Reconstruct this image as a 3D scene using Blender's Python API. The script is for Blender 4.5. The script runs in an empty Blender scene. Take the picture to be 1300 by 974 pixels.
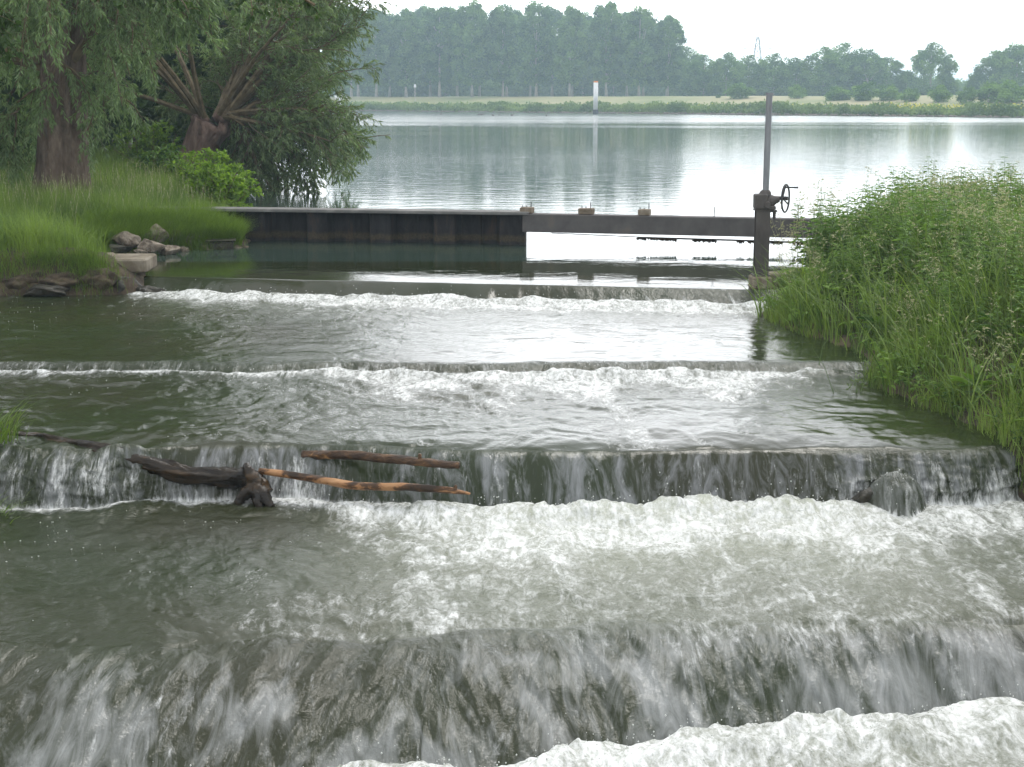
import bpy, math, random
import numpy as np
from mathutils import Vector
random.seed(11)
rng = np.random.default_rng(11)
C = bpy.context.scene
COL = C.collection
R = math.radians

# ------------------------------------------------------------------ camera geometry (used for measuring places)
FPX, CH, TH = 1786.0, 2.5, R(10.0)
CT, ST = math.cos(TH), math.sin(TH)
def ray(px, py):
    a, b = (px - 650) / FPX, (442 - py) / FPX
    return np.array([a, CT + b * ST, -ST + b * CT])
def P(px, py, z=0.0):
    d = ray(px, py); return np.array([0, 0, CH]) + d * ((z - CH) / d[2])
def PY(px, py, Y):
    d = ray(px, py); return np.array([0, 0, CH]) + d * (Y / d[1])

def pxof(W):
    W = np.asarray(W, float); v = W - np.array([0, 0, CH]); dep = v[..., 1] * CT - v[..., 2] * ST
    return 650 + FPX * v[..., 0] / dep, 442 - FPX * (v[..., 1] * ST + v[..., 2] * CT) / dep
# ------------------------------------------------------------------ noise
_perm = np.random.default_rng(5).permutation(256).astype(np.int32)
_perm = np.concatenate([_perm, _perm])
_ang = np.random.default_rng(6).random(256) * 2 * math.pi
_gx, _gy = np.cos(_ang), np.sin(_ang)
def pn(x, y):
    x = np.asarray(x, dtype=np.float64); y = np.asarray(y, dtype=np.float64)
    xi = np.floor(x).astype(np.int64); yi = np.floor(y).astype(np.int64)
    xf, yf = x - xi, y - yi
    xi &= 255; yi &= 255
    u = xf * xf * xf * (xf * (xf * 6 - 15) + 10); v = yf * yf * yf * (yf * (yf * 6 - 15) + 10)
    x1 = (xi + 1) & 255; y1 = (yi + 1) & 255
    def g(ix, iy, dx, dy):
        h = _perm[_perm[ix] + iy]; return _gx[h] * dx + _gy[h] * dy
    a = g(xi, yi, xf, yf); b = g(x1, yi, xf - 1, yf)
    c = g(xi, y1, xf, yf - 1); d = g(x1, y1, xf - 1, yf - 1)
    return (a + u * (b - a)) * (1 - v) + (c + u * (d - c)) * v * 1.0
def fbm(x, y, o=4, lac=2.03, gain=0.5):
    s = 0; a = 1.0
    for k in range(o):
        s = s + a * pn(x + 17.3 * k, y - 9.1 * k); x = x * lac; y = y * lac; a *= gain
    return s
def sm(a, b, x):
    t = np.clip((x - a) / (b - a), 0, 1); return t * t * (3 - 2 * t)

# ------------------------------------------------------------------ mesh building
class Geo:
    def __init__(s): s.V = []; s.F = []; s.T = []; s.M = []; s.n = 0
    def add(s, V, F, tint=0.5, mat=0):
        V = np.asarray(V, float).reshape(-1, 3)
        if not isinstance(F, list): F = [F]
        for f in F:
            f = np.asarray(f, dtype=np.int64)
            s.F.append(f + s.n); s.M.append(np.full(len(f), mat, dtype=np.int32))
        s.V.append(V); s.T.append(np.broadcast_to(np.asarray(tint, float), (len(V),)).copy()); s.n += len(V)
        return s
    def build(s, name, mats, parent=None, smooth=False, extra=None, uv=None):
        me = bpy.data.meshes.new(name)
        V = np.concatenate(s.V); T = np.concatenate(s.T)
        me.vertices.add(len(V)); me.vertices.foreach_set('co', V.astype(np.float32).ravel())
        loops = np.concatenate([f.ravel() for f in s.F]).astype(np.int32)
        tot = np.concatenate([np.full(len(f), f.shape[1], dtype=np.int32) for f in s.F])
        me.loops.add(len(loops)); me.loops.foreach_set('vertex_index', loops)
        me.polygons.add(len(tot))
        st = np.zeros(len(tot), dtype=np.int32); st[1:] = np.cumsum(tot)[:-1]
        me.polygons.foreach_set('loop_start', st)
        if not isinstance(mats, (list, tuple)): mats = [mats]
        for m in mats: me.materials.append(m)
        me.polygons.foreach_set('material_index', np.concatenate(s.M))
        me.polygons.foreach_set('use_smooth', np.full(len(tot), smooth))
        me.update(calc_edges=True)
        a = me.attributes.new('tint', 'FLOAT', 'POINT'); a.data.foreach_set('value', T.astype(np.float32))
        if extra:
            for k, v in extra.items():
                a = me.attributes.new(k, 'FLOAT', 'POINT'); a.data.foreach_set('value', v.astype(np.float32))
        if uv is not None:
            l = me.uv_layers.new(name='UVMap'); l.data.foreach_set('uv', uv[loops].astype(np.float32).ravel())
        me.validate()
        o = bpy.data.objects.new(name, me); COL.objects.link(o)
        if parent is not None: o.parent = parent
        return o
def tag(o, label=None, cat=None, group=None, kind=None):
    if label: o['label'] = label
    if cat: o['category'] = cat
    if group: o['group'] = group
    if kind: o['kind'] = kind
    return o
def thing(name, loc, label, cat, group=None, rz=0):
    o = bpy.data.objects.new(name, None); COL.objects.link(o)
    o.location = tuple(float(c) for c in loc); o.rotation_euler = (0, 0, rz); o.empty_display_size = .2
    return tag(o, label, cat, group)
def copy_tree(o, parent=None):
    c = o.copy(); COL.objects.link(c); c.parent = parent
    for ch in list(o.children): copy_tree(ch, c)
    return c
def nrm(v): return v / np.maximum(np.linalg.norm(v, axis=-1, keepdims=True), 1e-9)

def btube(Pt, Rd, sides=4):
    """batch of tubes: Pt (N,K,3), Rd (N,K) -> verts, quads"""
    Pt = np.asarray(Pt, float); Rd = np.asarray(Rd, float)
    N, K, _ = Pt.shape
    T = np.empty_like(Pt); T[:, 1:-1] = Pt[:, 2:] - Pt[:, :-2]; T[:, 0] = Pt[:, 1] - Pt[:, 0]; T[:, -1] = Pt[:, -1] - Pt[:, -2]
    T = nrm(T)
    ref = np.where(np.abs(T[:, :1, 2:3]) > .9, np.array([1., 0, 0]), np.array([0, 0, 1.]))
    A = nrm(np.cross(T, np.broadcast_to(ref, T.shape))); B = np.cross(T, A)
    an = np.arange(sides) * 2 * math.pi / sides
    V = Pt[:, :, None] + Rd[:, :, None, None] * (A[:, :, None] * np.cos(an)[None, None, :, None] + B[:, :, None] * np.sin(an)[None, None, :, None])
    i = (np.arange(N) * K * sides)[:, None, None]; k = (np.arange(K - 1) * sides)[None, :, None]; j = np.arange(sides)[None, None, :]
    j2 = (j + 1) % sides
    Fq = np.stack([i + k + j, i + k + j2, i + k + sides + j2, i + k + sides + j], -1).reshape(-1, 4)
    return V.reshape(-1, 3), Fq
def tube(g, pts, rad, sides=10, tint=.5, mat=0, cap=True):
    pts = np.asarray(pts, float); rad = np.broadcast_to(np.asarray(rad, float), (len(pts),))
    V, Fq = btube(pts[None], rad[None], sides)
    fs = [Fq]
    if cap: fs += [np.arange(sides)[None, ::-1].copy(), (np.arange(sides) + (len(pts) - 1) * sides)[None]]
    g.add(V, fs, tint, mat)
def box(g, c, s, rz=0, tint=.5, mat=0, bev=.0):
    cx, cy, cz = c; sx, sy, sz = [k / 2 for k in s]
    b = min(bev, sx, sy, sz)
    if b <= 0:
        V = np.array([[x, y, z] for z in (-sz, sz) for x, y in ((-sx, -sy), (sx, -sy), (sx, sy), (-sx, sy))])
        Fq = np.array([[0, 3, 2, 1], [4, 5, 6, 7], [0, 1, 5, 4], [1, 2, 6, 5], [2, 3, 7, 6], [3, 0, 4, 7]])
        F = [Fq]
    else:
        ring = lambda a, d: [(-sx + a, -sy + d), (sx - a, -sy + d), (sx - d, -sy + a), (sx - d, sy - a), (sx - a, sy - d), (-sx + a, sy - d), (-sx + d, sy - a), (-sx + d, -sy + a)]
        V = []
        for z, a, d in ((-sz, 2 * b, b), (-sz + b, b, 0), (sz - b, b, 0), (sz, 2 * b, b)):
            V += [[x, y, z] for x, y in ring(a, d)]
        V = np.array(V)
        Fq = np.array([[k * 8 + j, k * 8 + (j + 1) % 8, k * 8 + 8 + (j + 1) % 8, k * 8 + 8 + j] for k in range(3) for j in range(8)])
        F = [Fq, np.arange(8)[None, ::-1].copy(), (np.arange(8) + 24)[None]]
    c_, s_ = math.cos(rz), math.sin(rz)
    V = np.stack([V[:, 0] * c_ - V[:, 1] * s_ + cx, V[:, 0] * s_ + V[:, 1] * c_ + cy, V[:, 2] + cz], -1)
    g.add(V, F, tint, mat)
def diamonds(g, B, D, L, W, tint, fold=None, mat=0):
    """one slim leaf quad each"""
    N = len(B); D = nrm(D)
    S = nrm(np.cross(D, nrm(rng.normal(size=(N, 3)))))
    L = np.broadcast_to(L, (N,))[:, None]; W = np.broadcast_to(W, (N,))[:, None]
    V = np.stack([B, B + D * L * .42 + S * W / 2, B + D * L, B + D * L * .42 - S * W / 2], 1).reshape(-1, 3)
    Fq = np.arange(4 * N).reshape(N, 4)
    g.add(V, Fq, np.repeat(np.broadcast_to(tint, (N,)), 4), mat)
def leaves2(g, B, D, U, L, W, tint, mat=0, droop=.25):
    """folded ovate leaf of two quads: B base, D direction, U rough up"""
    N = len(B); D = nrm(D); S = nrm(np.cross(D, U)); U = np.cross(S, D)
    L = np.broadcast_to(L, (N,))[:, None]; W = np.broadcast_to(W, (N,))[:, None]
    up = .12 * W
    p0 = B; tip = B + D * L - U * L * droop
    a1 = B + D * L * .28 + S * W * .5 + U * up; a2 = B + D * L * .65 + S * W * .36 + U * (up - L * droop * .4)
    b1 = B + D * L * .28 - S * W * .5 + U * up; b2 = B + D * L * .65 - S * W * .36 + U * (up - L * droop * .4)
    V = np.stack([p0, a1, a2, tip, b2, b1], 1).reshape(-1, 3)
    o = (np.arange(N) * 6)[:, None]
    Fq = np.concatenate([o + np.array([[0, 1, 2, 3]]), o + np.array([[0, 3, 4, 5]])])
    g.add(V, Fq, np.repeat(np.broadcast_to(tint, (N,)), 6), mat)
def blades(g, B, az, L, W, bend, tint, mat=0, K=4):
    """grass blades as tapered curved strips"""
    N = len(B); L = np.broadcast_to(L, (N,)); W = np.broadcast_to(W, (N,)); bend = np.broadcast_to(bend, (N,))
    t = np.linspace(0, 1, K)[None]
    hx = bend[:, None] * L[:, None] * t ** 1.9
    hz = L[:, None] * (t - .45 * bend[:, None] ** 1.5 * t ** 2.4)
    dx, dy = np.cos(az)[:, None], np.sin(az)[:, None]
    cx = B[:, 0:1] + hx * dx; cy = B[:, 1:2] + hx * dy; cz = B[:, 2:3] + hz
    tw = az + rng.uniform(.7, 2.4, N)
    w = (W[:, None] / 2) * np.clip(1 - t ** 1.6, .04, 1)
    sx, sy = np.cos(tw)[:, None] * w, np.sin(tw)[:, None] * w
    V = np.stack([np.stack([cx - sx, cy - sy, cz], -1), np.stack([cx + sx, cy + sy, cz], -1)], 2).reshape(N, K * 2, 3)
    o = (np.arange(N) * K * 2)[:, None, None]; k = (np.arange(K - 1) * 2)[None, :, None]
    Fq = (o + k + np.array([0, 1, 3, 2])[None, None, :]).reshape(-1, 4)
    g.add(V.reshape(-1, 3), Fq, np.repeat(np.broadcast_to(tint, (N,)), K * 2), mat)

# ------------------------------------------------------------------ materials
def mat_new(name):
    m = bpy.data.materials.new(name); m.use_nodes = True
    nt = m.node_tree; nt.nodes.clear()
    out = nt.nodes.new('ShaderNodeOutputMaterial'); b = nt.nodes.new('ShaderNodeBsdfPrincipled')
    nt.links.new(b.outputs[0], out.inputs[0])
    return m, nt, b, out
def N(nt, typ, **kw):
    n = nt.nodes.new(typ)
    for k, v in kw.items(): setattr(n, k, v)
    return n
def L(nt, a, b): nt.links.new(a, b)
def math_(nt, op, a, b=None, c=None, clamp=False):
    n = N(nt, 'ShaderNodeMath', operation=op, use_clamp=clamp)
    for i, v in enumerate((a, b, c)):
        if v is None: continue
        if isinstance(v, (int, float)): n.inputs[i].default_value = v
        else: L(nt, v, n.inputs[i])
    return n.outputs[0]
def noise_(nt, vec, scale, detail=4, rough=.5, dist=0.0):
    n = N(nt, 'ShaderNodeTexNoise'); n.inputs['Scale'].default_value = scale; n.inputs['Detail'].default_value = detail
    n.inputs['Roughness'].default_value = rough; n.inputs['Distortion'].default_value = dist
    if vec is not None: L(nt, vec, n.inputs['Vector'])
    return n.outputs['Fac']
def mapping_(nt, vec, scale):
    n = N(nt, 'ShaderNodeMapping'); n.inputs['Scale'].default_value = scale; L(nt, vec, n.inputs['Vector']); return n.outputs[0]
def ramp_(nt, fac, stops):
    r = N(nt, 'ShaderNodeValToRGB'); L(nt, fac, r.inputs[0]); e = r.color_ramp.elements
    e[0].position, e[1].position = stops[0][0], stops[-1][0]
    e[0].color = (*stops[0][1], 1); e[1].color = (*stops[-1][1], 1)
    for p_, c_ in stops[1:-1]:
        k = e.new(p_); k.color = (*c_, 1)
    return r.outputs[0]
def mix_(nt, fac, a, b):
    n = N(nt, 'ShaderNodeMix', data_type='RGBA')
    for i, v in ((0, fac), (6, a), (7, b)):
        if isinstance(v, (int, float)): n.inputs[i].default_value = v
        elif isinstance(v, tuple): n.inputs[i].default_value = (*v, 1)
        else: L(nt, v, n.inputs[i])
    return n.outputs[2]
def sstep(nt, x, a, b):
    n = N(nt, 'ShaderNodeMapRange', interpolation_type='SMOOTHSTEP'); L(nt, x, n.inputs[0])
    n.inputs[1].default_value = a; n.inputs[2].default_value = b; return n.outputs[0]
def bump_(nt, h, dist, strength=1.0, normal=None):
    n = N(nt, 'ShaderNodeBump'); L(nt, h, n.inputs['Height']); n.inputs['Distance'].default_value = dist
    if isinstance(strength, (int, float)): n.inputs['Strength'].default_value = strength
    else: L(nt, strength, n.inputs['Strength'])
    if normal is not None: L(nt, normal, n.inputs['Normal'])
    return n.outputs[0]

def leaf_mat(name, dark, light, trans=.35, rough=.5, spec=.35):
    m, nt, b, out = mat_new(name)
    at = N(nt, 'ShaderNodeAttribute', attribute_name='tint')
    oi = N(nt, 'ShaderNodeObjectInfo')
    f = math_(nt, 'ADD', at.outputs['Fac'], math_(nt, 'MULTIPLY', math_(nt, 'SUBTRACT', oi.outputs['Random'], .5), .3))
    c = mix_(nt, f, dark, light)
    L(nt, c, b.inputs['Base Color']); b.inputs['Roughness'].default_value = rough; b.inputs['Specular IOR Level'].default_value = spec
    t = N(nt, 'ShaderNodeBsdfTranslucent'); hv = N(nt, 'ShaderNodeMix', data_type='RGBA', blend_type='MULTIPLY')
    hv.inputs[0].default_value = 1; L(nt, c, hv.inputs[6]); hv.inputs[7].default_value = (1.15, 1.25, .6, 1)
    L(nt, hv.outputs[2], t.inputs[0])
    ms = N(nt, 'ShaderNodeMixShader'); ms.inputs[0].default_value = trans
    L(nt, b.outputs[0], ms.inputs[1]); L(nt, t.outputs[0], ms.inputs[2]); L(nt, ms.outputs[0], out.inputs[0])
    return m
def rough_mat(name, stops, scale=3, detail=8, rough=.85, bump=.02, bscale=None, stretch=(1, 1, 1), metallic=0, spec=.3):
    m, nt, b, out = mat_new(name)
    tc = N(nt, 'ShaderNodeTexCoord'); v = mapping_(nt, tc.outputs['Object'], stretch)
    n = noise_(nt, v, scale, detail, .62, .3)
    L(nt, ramp_(nt, n, stops), b.inputs['Base Color']); b.inputs['Roughness'].default_value = rough
    b.inputs['Metallic'].default_value = metallic; b.inputs['Specular IOR Level'].default_value = spec
    n2 = noise_(nt, v, bscale or scale * 3, 6, .6, .2)
    L(nt, bump_(nt, n2, bump), b.inputs['Normal'])
    return m

M = {}
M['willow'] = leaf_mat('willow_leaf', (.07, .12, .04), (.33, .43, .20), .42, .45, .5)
M['willow_dark'] = leaf_mat('willow_leaf_dark', (.05, .10, .03), (.28, .39, .18), .42, .45, .5)  # slightly darker leaf greens, used for the whole big willow crown
M['alder'] = leaf_mat('alder_leaf', (.03, .06, .015), (.07, .13, .03), .3)
M['backleaf'] = leaf_mat('wood_leaf', (.03, .065, .02), (.10, .18, .05), .3)
M['farleaf'] = leaf_mat('far_leaf', (.05, .12, .04), (.22, .34, .11), .35, .7, .1)
M['farleaf2'] = leaf_mat('far_leaf_green', (.05, .12, .035), (.22, .34, .10), .35, .7, .1)
M['shore'] = leaf_mat('shore_leaf', (.09, .15, .04), (.26, .34, .11), .3, .7, .1)
M['shrub'] = leaf_mat('shrub_leaf', (.10, .19, .02), (.32, .46, .07), .45)
M['grass'] = leaf_mat('grass_blade', (.045, .10, .015), (.25, .35, .075), .35, .5, .3)
M['grass_right'] = leaf_mat('bank_grass_blade', (.035, .085, .015), (.25, .34, .085), .35, .5, .3)
M['nettle'] = leaf_mat('nettle_leaf', (.03, .08, .018), (.19, .31, .08), .35, .5, .3)
M['herb'] = leaf_mat('herb_leaf', (.03, .08, .018), (.21, .34, .07), .35, .5, .3)
M['straw'] = leaf_mat('seed_head', (.33, .33, .20), (.55, .52, .38), .3, .8, .1)
M['yellow'] = leaf_mat('yellow_flower', (.55, .48, .05), (.7, .62, .12), .2, .8, .1)
M['stem'] = leaf_mat('green_stem', (.07, .12, .03), (.14, .2, .07), .1, .6, .2)
M['bark'] = rough_mat('willow_bark', [(.3, (.07, .05, .035)), (.52, (.17, .125, .095)), (.72, (.30, .24, .19))], 7, 10, .9, .2, 9, (1, 1, .3))
M['bark_red'] = rough_mat('pollard_bark', [(.3, (.06, .038, .03)), (.52, (.19, .125, .10)), (.72, (.32, .23, .19))], 4, 8, .9, .10, 6, (1, 1, .3))
M['twig'] = rough_mat('twig_bark', [(.3, (.08, .06, .035)), (.7, (.20, .155, .09))], 6, 3, .8, .004)
M['farbark'] = rough_mat('far_bark', [(.3, (.3, .28, .25)), (.7, (.52, .48, .44))], 1, 3, .9, .01)
M['steel'] = rough_mat('weathered_steel', [(.3, (.075, .068, .066)), (.6, (.11, .102, .098)), (.8, (.15, .12, .10))], 3, 8, .75, .002, 30)
M['post_steel'] = rough_mat('post_steel', [(.3, (.06, .052, .048)), (.6, (.10, .09, .082)), (.75, (.17, .12, .08))], 5, 8, .7, .002, 30, (1, 1, .4))
M['zinc'] = rough_mat('galvanised_pipe', [(.3, (.13, .14, .15)), (.6, (.25, .26, .27)), (.78, (.18, .13, .10))], 6, 8, .45, .001, 30, (1, 1, .3), .6)
M['concrete'] = rough_mat('mossy_concrete', [(.3, (.10, .075, .05)), (.5, (.22, .18, .13)), (.7, (.33, .30, .25)), (.8, (.09, .11, .04))], 5, 8, .9, .02, 14)
M['slab'] = rough_mat('slab_concrete', [(.3, (.09, .07, .05)), (.5, (.17, .14, .10)), (.7, (.26, .23, .18))], 4, 8, .9, .02, 14)
M['cap'] = rough_mat('cap_steel', [(.3, (.10, .10, .095)), (.55, (.17, .165, .155)), (.7, (.24, .23, .22))], 3, 8, .8, .004, 20)
M['rock'] = rough_mat('bank_rock', [(.3, (.05, .04, .03)), (.45, (.15, .12, .09)), (.6, (.28, .24, .19)), (.75, (.38, .34, .28))], 6, 10, .9, .09, 10)
M['rock_wet'] = rough_mat('wet_rock', [(.3, (.012, .012, .009)), (.55, (.04, .036, .025)), (.75, (.08, .07, .05))], 4, 8, .35, .04, 9)
M['driftwood'] = rough_mat('wet_driftwood', [(.35, (.008, .006, .004)), (.52, (.025, .017, .009)), (.62, (.07, .04, .016)), (.70, (.20, .10, .035))], 6, 9, .25, .03, 9, (.3, 1, 1))
M['log_dark'] = rough_mat('bark_log', [(.35, (.02, .012, .008)), (.5, (.06, .035, .02)), (.60, (.12, .065, .03)), (.66, (.36, .20, .08)), (.75, (.08, .045, .025))], 9, 8, .5, .025, 24, (.4, 1, 1))
M['log_peeled'] = rough_mat('peeled_log', [(.38, (.03, .018, .01)), (.47, (.09, .045, .02)), (.52, (.33, .17, .075)), (.75, (.44, .26, .13))], 8, 8, .5, .008, 20, (.45, 1, 1))
M['white'] = rough_mat('white_paint', [(.3, (.72, .72, .71)), (.7, (.85, .85, .85))], 2, 4, .5, .002)
M['orange'] = rough_mat('orange_paint', [(.3, (.7, .22, .03)), (.7, (.85, .32, .05))], 2, 3, .5, .002)
M['dark'] = rough_mat('dark_metal', [(.3, (.03, .03, .03)), (.7, (.06, .06, .06))], 3, 3, .6, .002)
M['pylon'] = rough_mat('pylon_steel', [(.3, (.25, .26, .27)), (.7, (.35, .36, .37))], 1, 2, .6, .002)
M['bird'] = rough_mat('bird_feather', [(.3, (.05, .035, .025)), (.7, (.16, .12, .09))], 3, 3, .8, .002)
M['foam_dot'], nt, b, _ = mat_new('foam_bubble'); b.inputs['Base Color'].default_value = (.6, .62, .58, 1); b.inputs['Roughness'].default_value = .35

# rusty sheet piles: mossy tide band close above the water
m, nt, b, _ = mat_new('sheet_pile_steel'); M['pile'] = m
tc = N(nt, 'ShaderNodeTexCoord'); geo = N(nt, 'ShaderNodeNewGeometry')
v = mapping_(nt, tc.outputs['Object'], (1, 1, .25))
n1 = noise_(nt, v, 6, 8, .65, .4)
c1 = ramp_(nt, n1, [(.3, (.010, .010, .011)), (.55, (.028, .026, .027)), (.68, (.055, .036, .028)), (.8, (.10, .09, .085))])
sep = N(nt, 'ShaderNodeSeparateXYZ'); L(nt, tc.outputs['Object'], sep.inputs[0])
zz = math_(nt, 'ADD', sep.outputs[2], math_(nt, 'MULTIPLY', math_(nt, 'SUBTRACT', noise_(nt, tc.outputs['Object'], 5, 4), .5), .12))
band = math_(nt, 'MULTIPLY', sstep(nt, zz, .02, .08), math_(nt, 'SUBTRACT', 1, sstep(nt, zz, .12, .2)))
c2 = mix_(nt, math_(nt, 'MULTIPLY', band, .45), c1, ramp_(nt, noise_(nt, tc.outputs['Object'], 30, 4), [(.3, (.05, .035, .02)), (.7, (.13, .10, .045))]))
L(nt, c2, b.inputs['Base Color']); b.inputs['Roughness'].default_value = .8; b.inputs['Specular IOR Level'].default_value = .2
L(nt, bump_(nt, noise_(nt, tc.outputs['Object'], 20, 6), .006), b.inputs['Normal'])

# ground
m, nt, b, _ = mat_new('bank_soil'); M['soil'] = m
tc = N(nt, 'ShaderNodeTexCoord'); ob = tc.outputs['Object']
n1 = noise_(nt, ob, 2.2, 10, .65, .5)
near = ramp_(nt, n1, [(.3, (.015, .011, .007)), (.5, (.06, .042, .025)), (.6, (.11, .085, .05)), (.70, (.06, .075, .02))])
n2 = noise_(nt, ob, .05, 6, .6, .4)
far = ramp_(nt, n2, [(.3, (.14, .18, .06)), (.5, (.25, .25, .12)), (.7, (.36, .31, .18))])
sep = N(nt, 'ShaderNodeSeparateXYZ'); L(nt, ob, sep.inputs[0])
L(nt, mix_(nt, sstep(nt, sep.outputs[1], 60, 180), near, far), b.inputs['Base Color']); b.inputs['Roughness'].default_value = .9
L(nt, bump_(nt, noise_(nt, ob, 7, 8, .65), .06), b.inputs['Normal'])

# lake and river share the same small-ripple nodes
def lake_ripples(nt, ob):
    v = mapping_(nt, ob, (.75, 1.5, 1))
    a = noise_(nt, v, 1.3, 5, .55, .3)
    b2 = noise_(nt, v, 6.5, 3, .5, .2)
    return math_(nt, 'ADD', a, math_(nt, 'MULTIPLY', b2, .16))
DEEP = (.020, .030, .012)
m, nt, b, _ = mat_new('lake_water'); M['lake'] = m
tc = N(nt, 'ShaderNodeTexCoord'); ob = tc.outputs['Object']
sep = N(nt, 'ShaderNodeSeparateXYZ'); L(nt, ob, sep.inputs[0])
patch = noise_(nt, mapping_(nt, ob, (.006, .022, 1)), 1.0, 4, .6, .6)
far = sstep(nt, sep.outputs[1], 26, 70)
st = math_(nt, 'ADD', .10, math_(nt, 'MULTIPLY', far, .12))
fb = math_(nt, 'MULTIPLY', sstep(nt, math_(nt, 'ADD', sep.outputs[1], math_(nt, 'MULTIPLY', math_(nt, 'SUBTRACT', patch, .5), 160)), 130, 180), 1.0)
st = math_(nt, 'ADD', st, math_(nt, 'MULTIPLY', fb, .7))
L(nt, bump_(nt, lake_ripples(nt, ob), .05, st), b.inputs['Normal'])
b.inputs['Base Color'].default_value = (.035, .055, .042, 1); b.inputs['IOR'].default_value = 1.333
rr = math_(nt, 'MULTIPLY', far, math_(nt, 'ADD', .01, math_(nt, 'MULTIPLY', sstep(nt, patch, .48, .66), .10)))
L(nt, math_(nt, 'ADD', math_(nt, 'ADD', .012, rr), math_(nt, 'MULTIPLY', fb, .16)), b.inputs['Roughness'])

m, nt, b, _ = mat_new('river_water'); M['river'] = m
tc = N(nt, 'ShaderNodeTexCoord'); ob = tc.outputs['Object']; uv = tc.outputs['UV']
fo = N(nt, 'ShaderNodeAttribute', attribute_name='foam').outputs['Fac']
ae = N(nt, 'ShaderNodeAttribute', attribute_name='aer').outputs['Fac']
ru = N(nt, 'ShaderNodeAttribute', attribute_name='chop').outputs['Fac']
face = N(nt, 'ShaderNodeAttribute', attribute_name='face').outputs['Fac']
n1 = noise_(nt, mapping_(nt, uv, (1.25, .6, 1)), 4.5, 10, .62, 1.3)
n2 = noise_(nt, mapping_(nt, uv, (1.2, .7, 1)), 24, 6, .6, .6)
n3 = noise_(nt, ob, 70, 3, .6, .2)
s = math_(nt, 'ADD', fo, math_(nt, 'MULTIPLY', math_(nt, 'SUBTRACT', n1, .5), 1.35))
s = math_(nt, 'ADD', s, math_(nt, 'MULTIPLY', math_(nt, 'SUBTRACT', n2, .5), .8))
s = math_(nt, 'ADD', s, math_(nt, 'MULTIPLY', math_(nt, 'SUBTRACT', n3, .5), .3))
sf_ = noise_(nt, mapping_(nt, uv, (20, 6, 1)), 1.0, 7, .62, 1.2)
s = math_(nt, 'ADD', s, math_(nt, 'MULTIPLY', math_(nt, 'MULTIPLY', face, math_(nt, 'SUBTRACT', sf_, .5)), 1.3))
fm = math_(nt, 'MULTIPLY', sstep(nt, s, .42, 1.3), sstep(nt, fo, .02, .2))
body = mix_(nt, sstep(nt, noise_(nt, ob, .5, 3), .35, .7), (.024, .033, .014), (.029, .031, .015))
sa = noise_(nt, mapping_(nt, uv, (6.5, 3.2, 1)), 1.0, 9, .68, 1.8)
ae2 = math_(nt, 'ADD', ae, math_(nt, 'MULTIPLY', math_(nt, 'MULTIPLY', face, math_(nt, 'SUBTRACT', sa, .5)), 1.9), clamp=True)
acol = mix_(nt, face, (.46, .48, .38), (.36, .37, .39))
aer = mix_(nt, ae2, body, acol)
L(nt, mix_(nt, fm, aer, mix_(nt, sstep(nt, n2, .3, .62), (.64, .66, .62), (.84, .85, .84))), b.inputs['Base Color'])
L(nt, math_(nt, 'ADD', .03, math_(nt, 'MULTIPLY', fm, .45)), b.inputs['Roughness'])
b.inputs['IOR'].default_value = 1.333
r1 = bump_(nt, lake_ripples(nt, ob), .05, .10)
fine = math_(nt, 'ADD', noise_(nt, uv, 14, 6, .6, .5), math_(nt, 'MULTIPLY', noise_(nt, ob, 55, 3, .6), .25))
r2 = bump_(nt, fine, .06, ru, r1)
L(nt, bump_(nt, fm, .012, .6, r2), b.inputs['Normal'])

# ------------------------------------------------------------------ terrain
LEFT = np.array([(-4.4, -5), (-4.3, 9.5), (-4.22, 10.3), (-4.2, 11.3), (-4.5, 12.1), (-6.5, 12.9), (-8.6, 14), (-8.7, 19.2), (-7.2, 19.45), (-5.35, 19.6), (-5.25, 20.3),
                 (-6.2, 21.3), (-6.75, 22.6), (-5.7, 23.6), (-4.55, 24.2), (-4.75, 25.7), (-5.9, 29), (-6.6, 34), (-7.6, 40), (-13, 60), (-27, 120), (-62, 250), (-72, 345), (-400, 345), (-400, -5)], float)
RIGHT = np.array([(4.8, -5), (4.3, 9.5), (4.1, 10.9), (3.85, 12.2), (3.5, 13.4), (3.75, 14.9), (3.3, 16.4), (3.1, 17.6), (3.35, 18.5), (3.45, 19.25), (4.5, 19.6), (4.75, 23), (5.4, 25.3), (9, 26.5), (20, 27.5), (70, 26), (70, -5)], float)
FAR = np.array([(-1500, 335), (-72, 335), (-27, 320), (0, 289), (35, 250), (75, 204), (160, 110), (420, 60), (3000, 60), (3000, 3000), (-1500, 3000)], float)
def psdf(poly, x, y):
    d = np.full(x.shape, 1e18); s = np.zeros(x.shape, bool)
    n = len(poly)
    for i in range(n):
        ax, ay = poly[i]; bx, by = poly[(i + 1) % n]
        ex, ey = bx - ax, by - ay
        t = np.clip(((x - ax) * ex + (y - ay) * ey) / (ex * ex + ey * ey), 0, 1)
        d = np.minimum(d, (x - ax - t * ex) ** 2 + (y - ay - t * ey) ** 2)
        c = ((ay > y) != (by > y)) & (x < (bx - ax) * (y - ay) / ((by - ay) if by != ay else 1e-9) + ax)
        s = s ^ c
    return np.where(s, 1, -1) * np.sqrt(d)
LV_Y = [8.0, 8.5, 10.75, 11.15, 14.1, 14.4, 18.4, 19.4]; LV_Z = [-1.08, -.68, -.68, -.28, -.28, -.18, -.18, 0]
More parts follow.
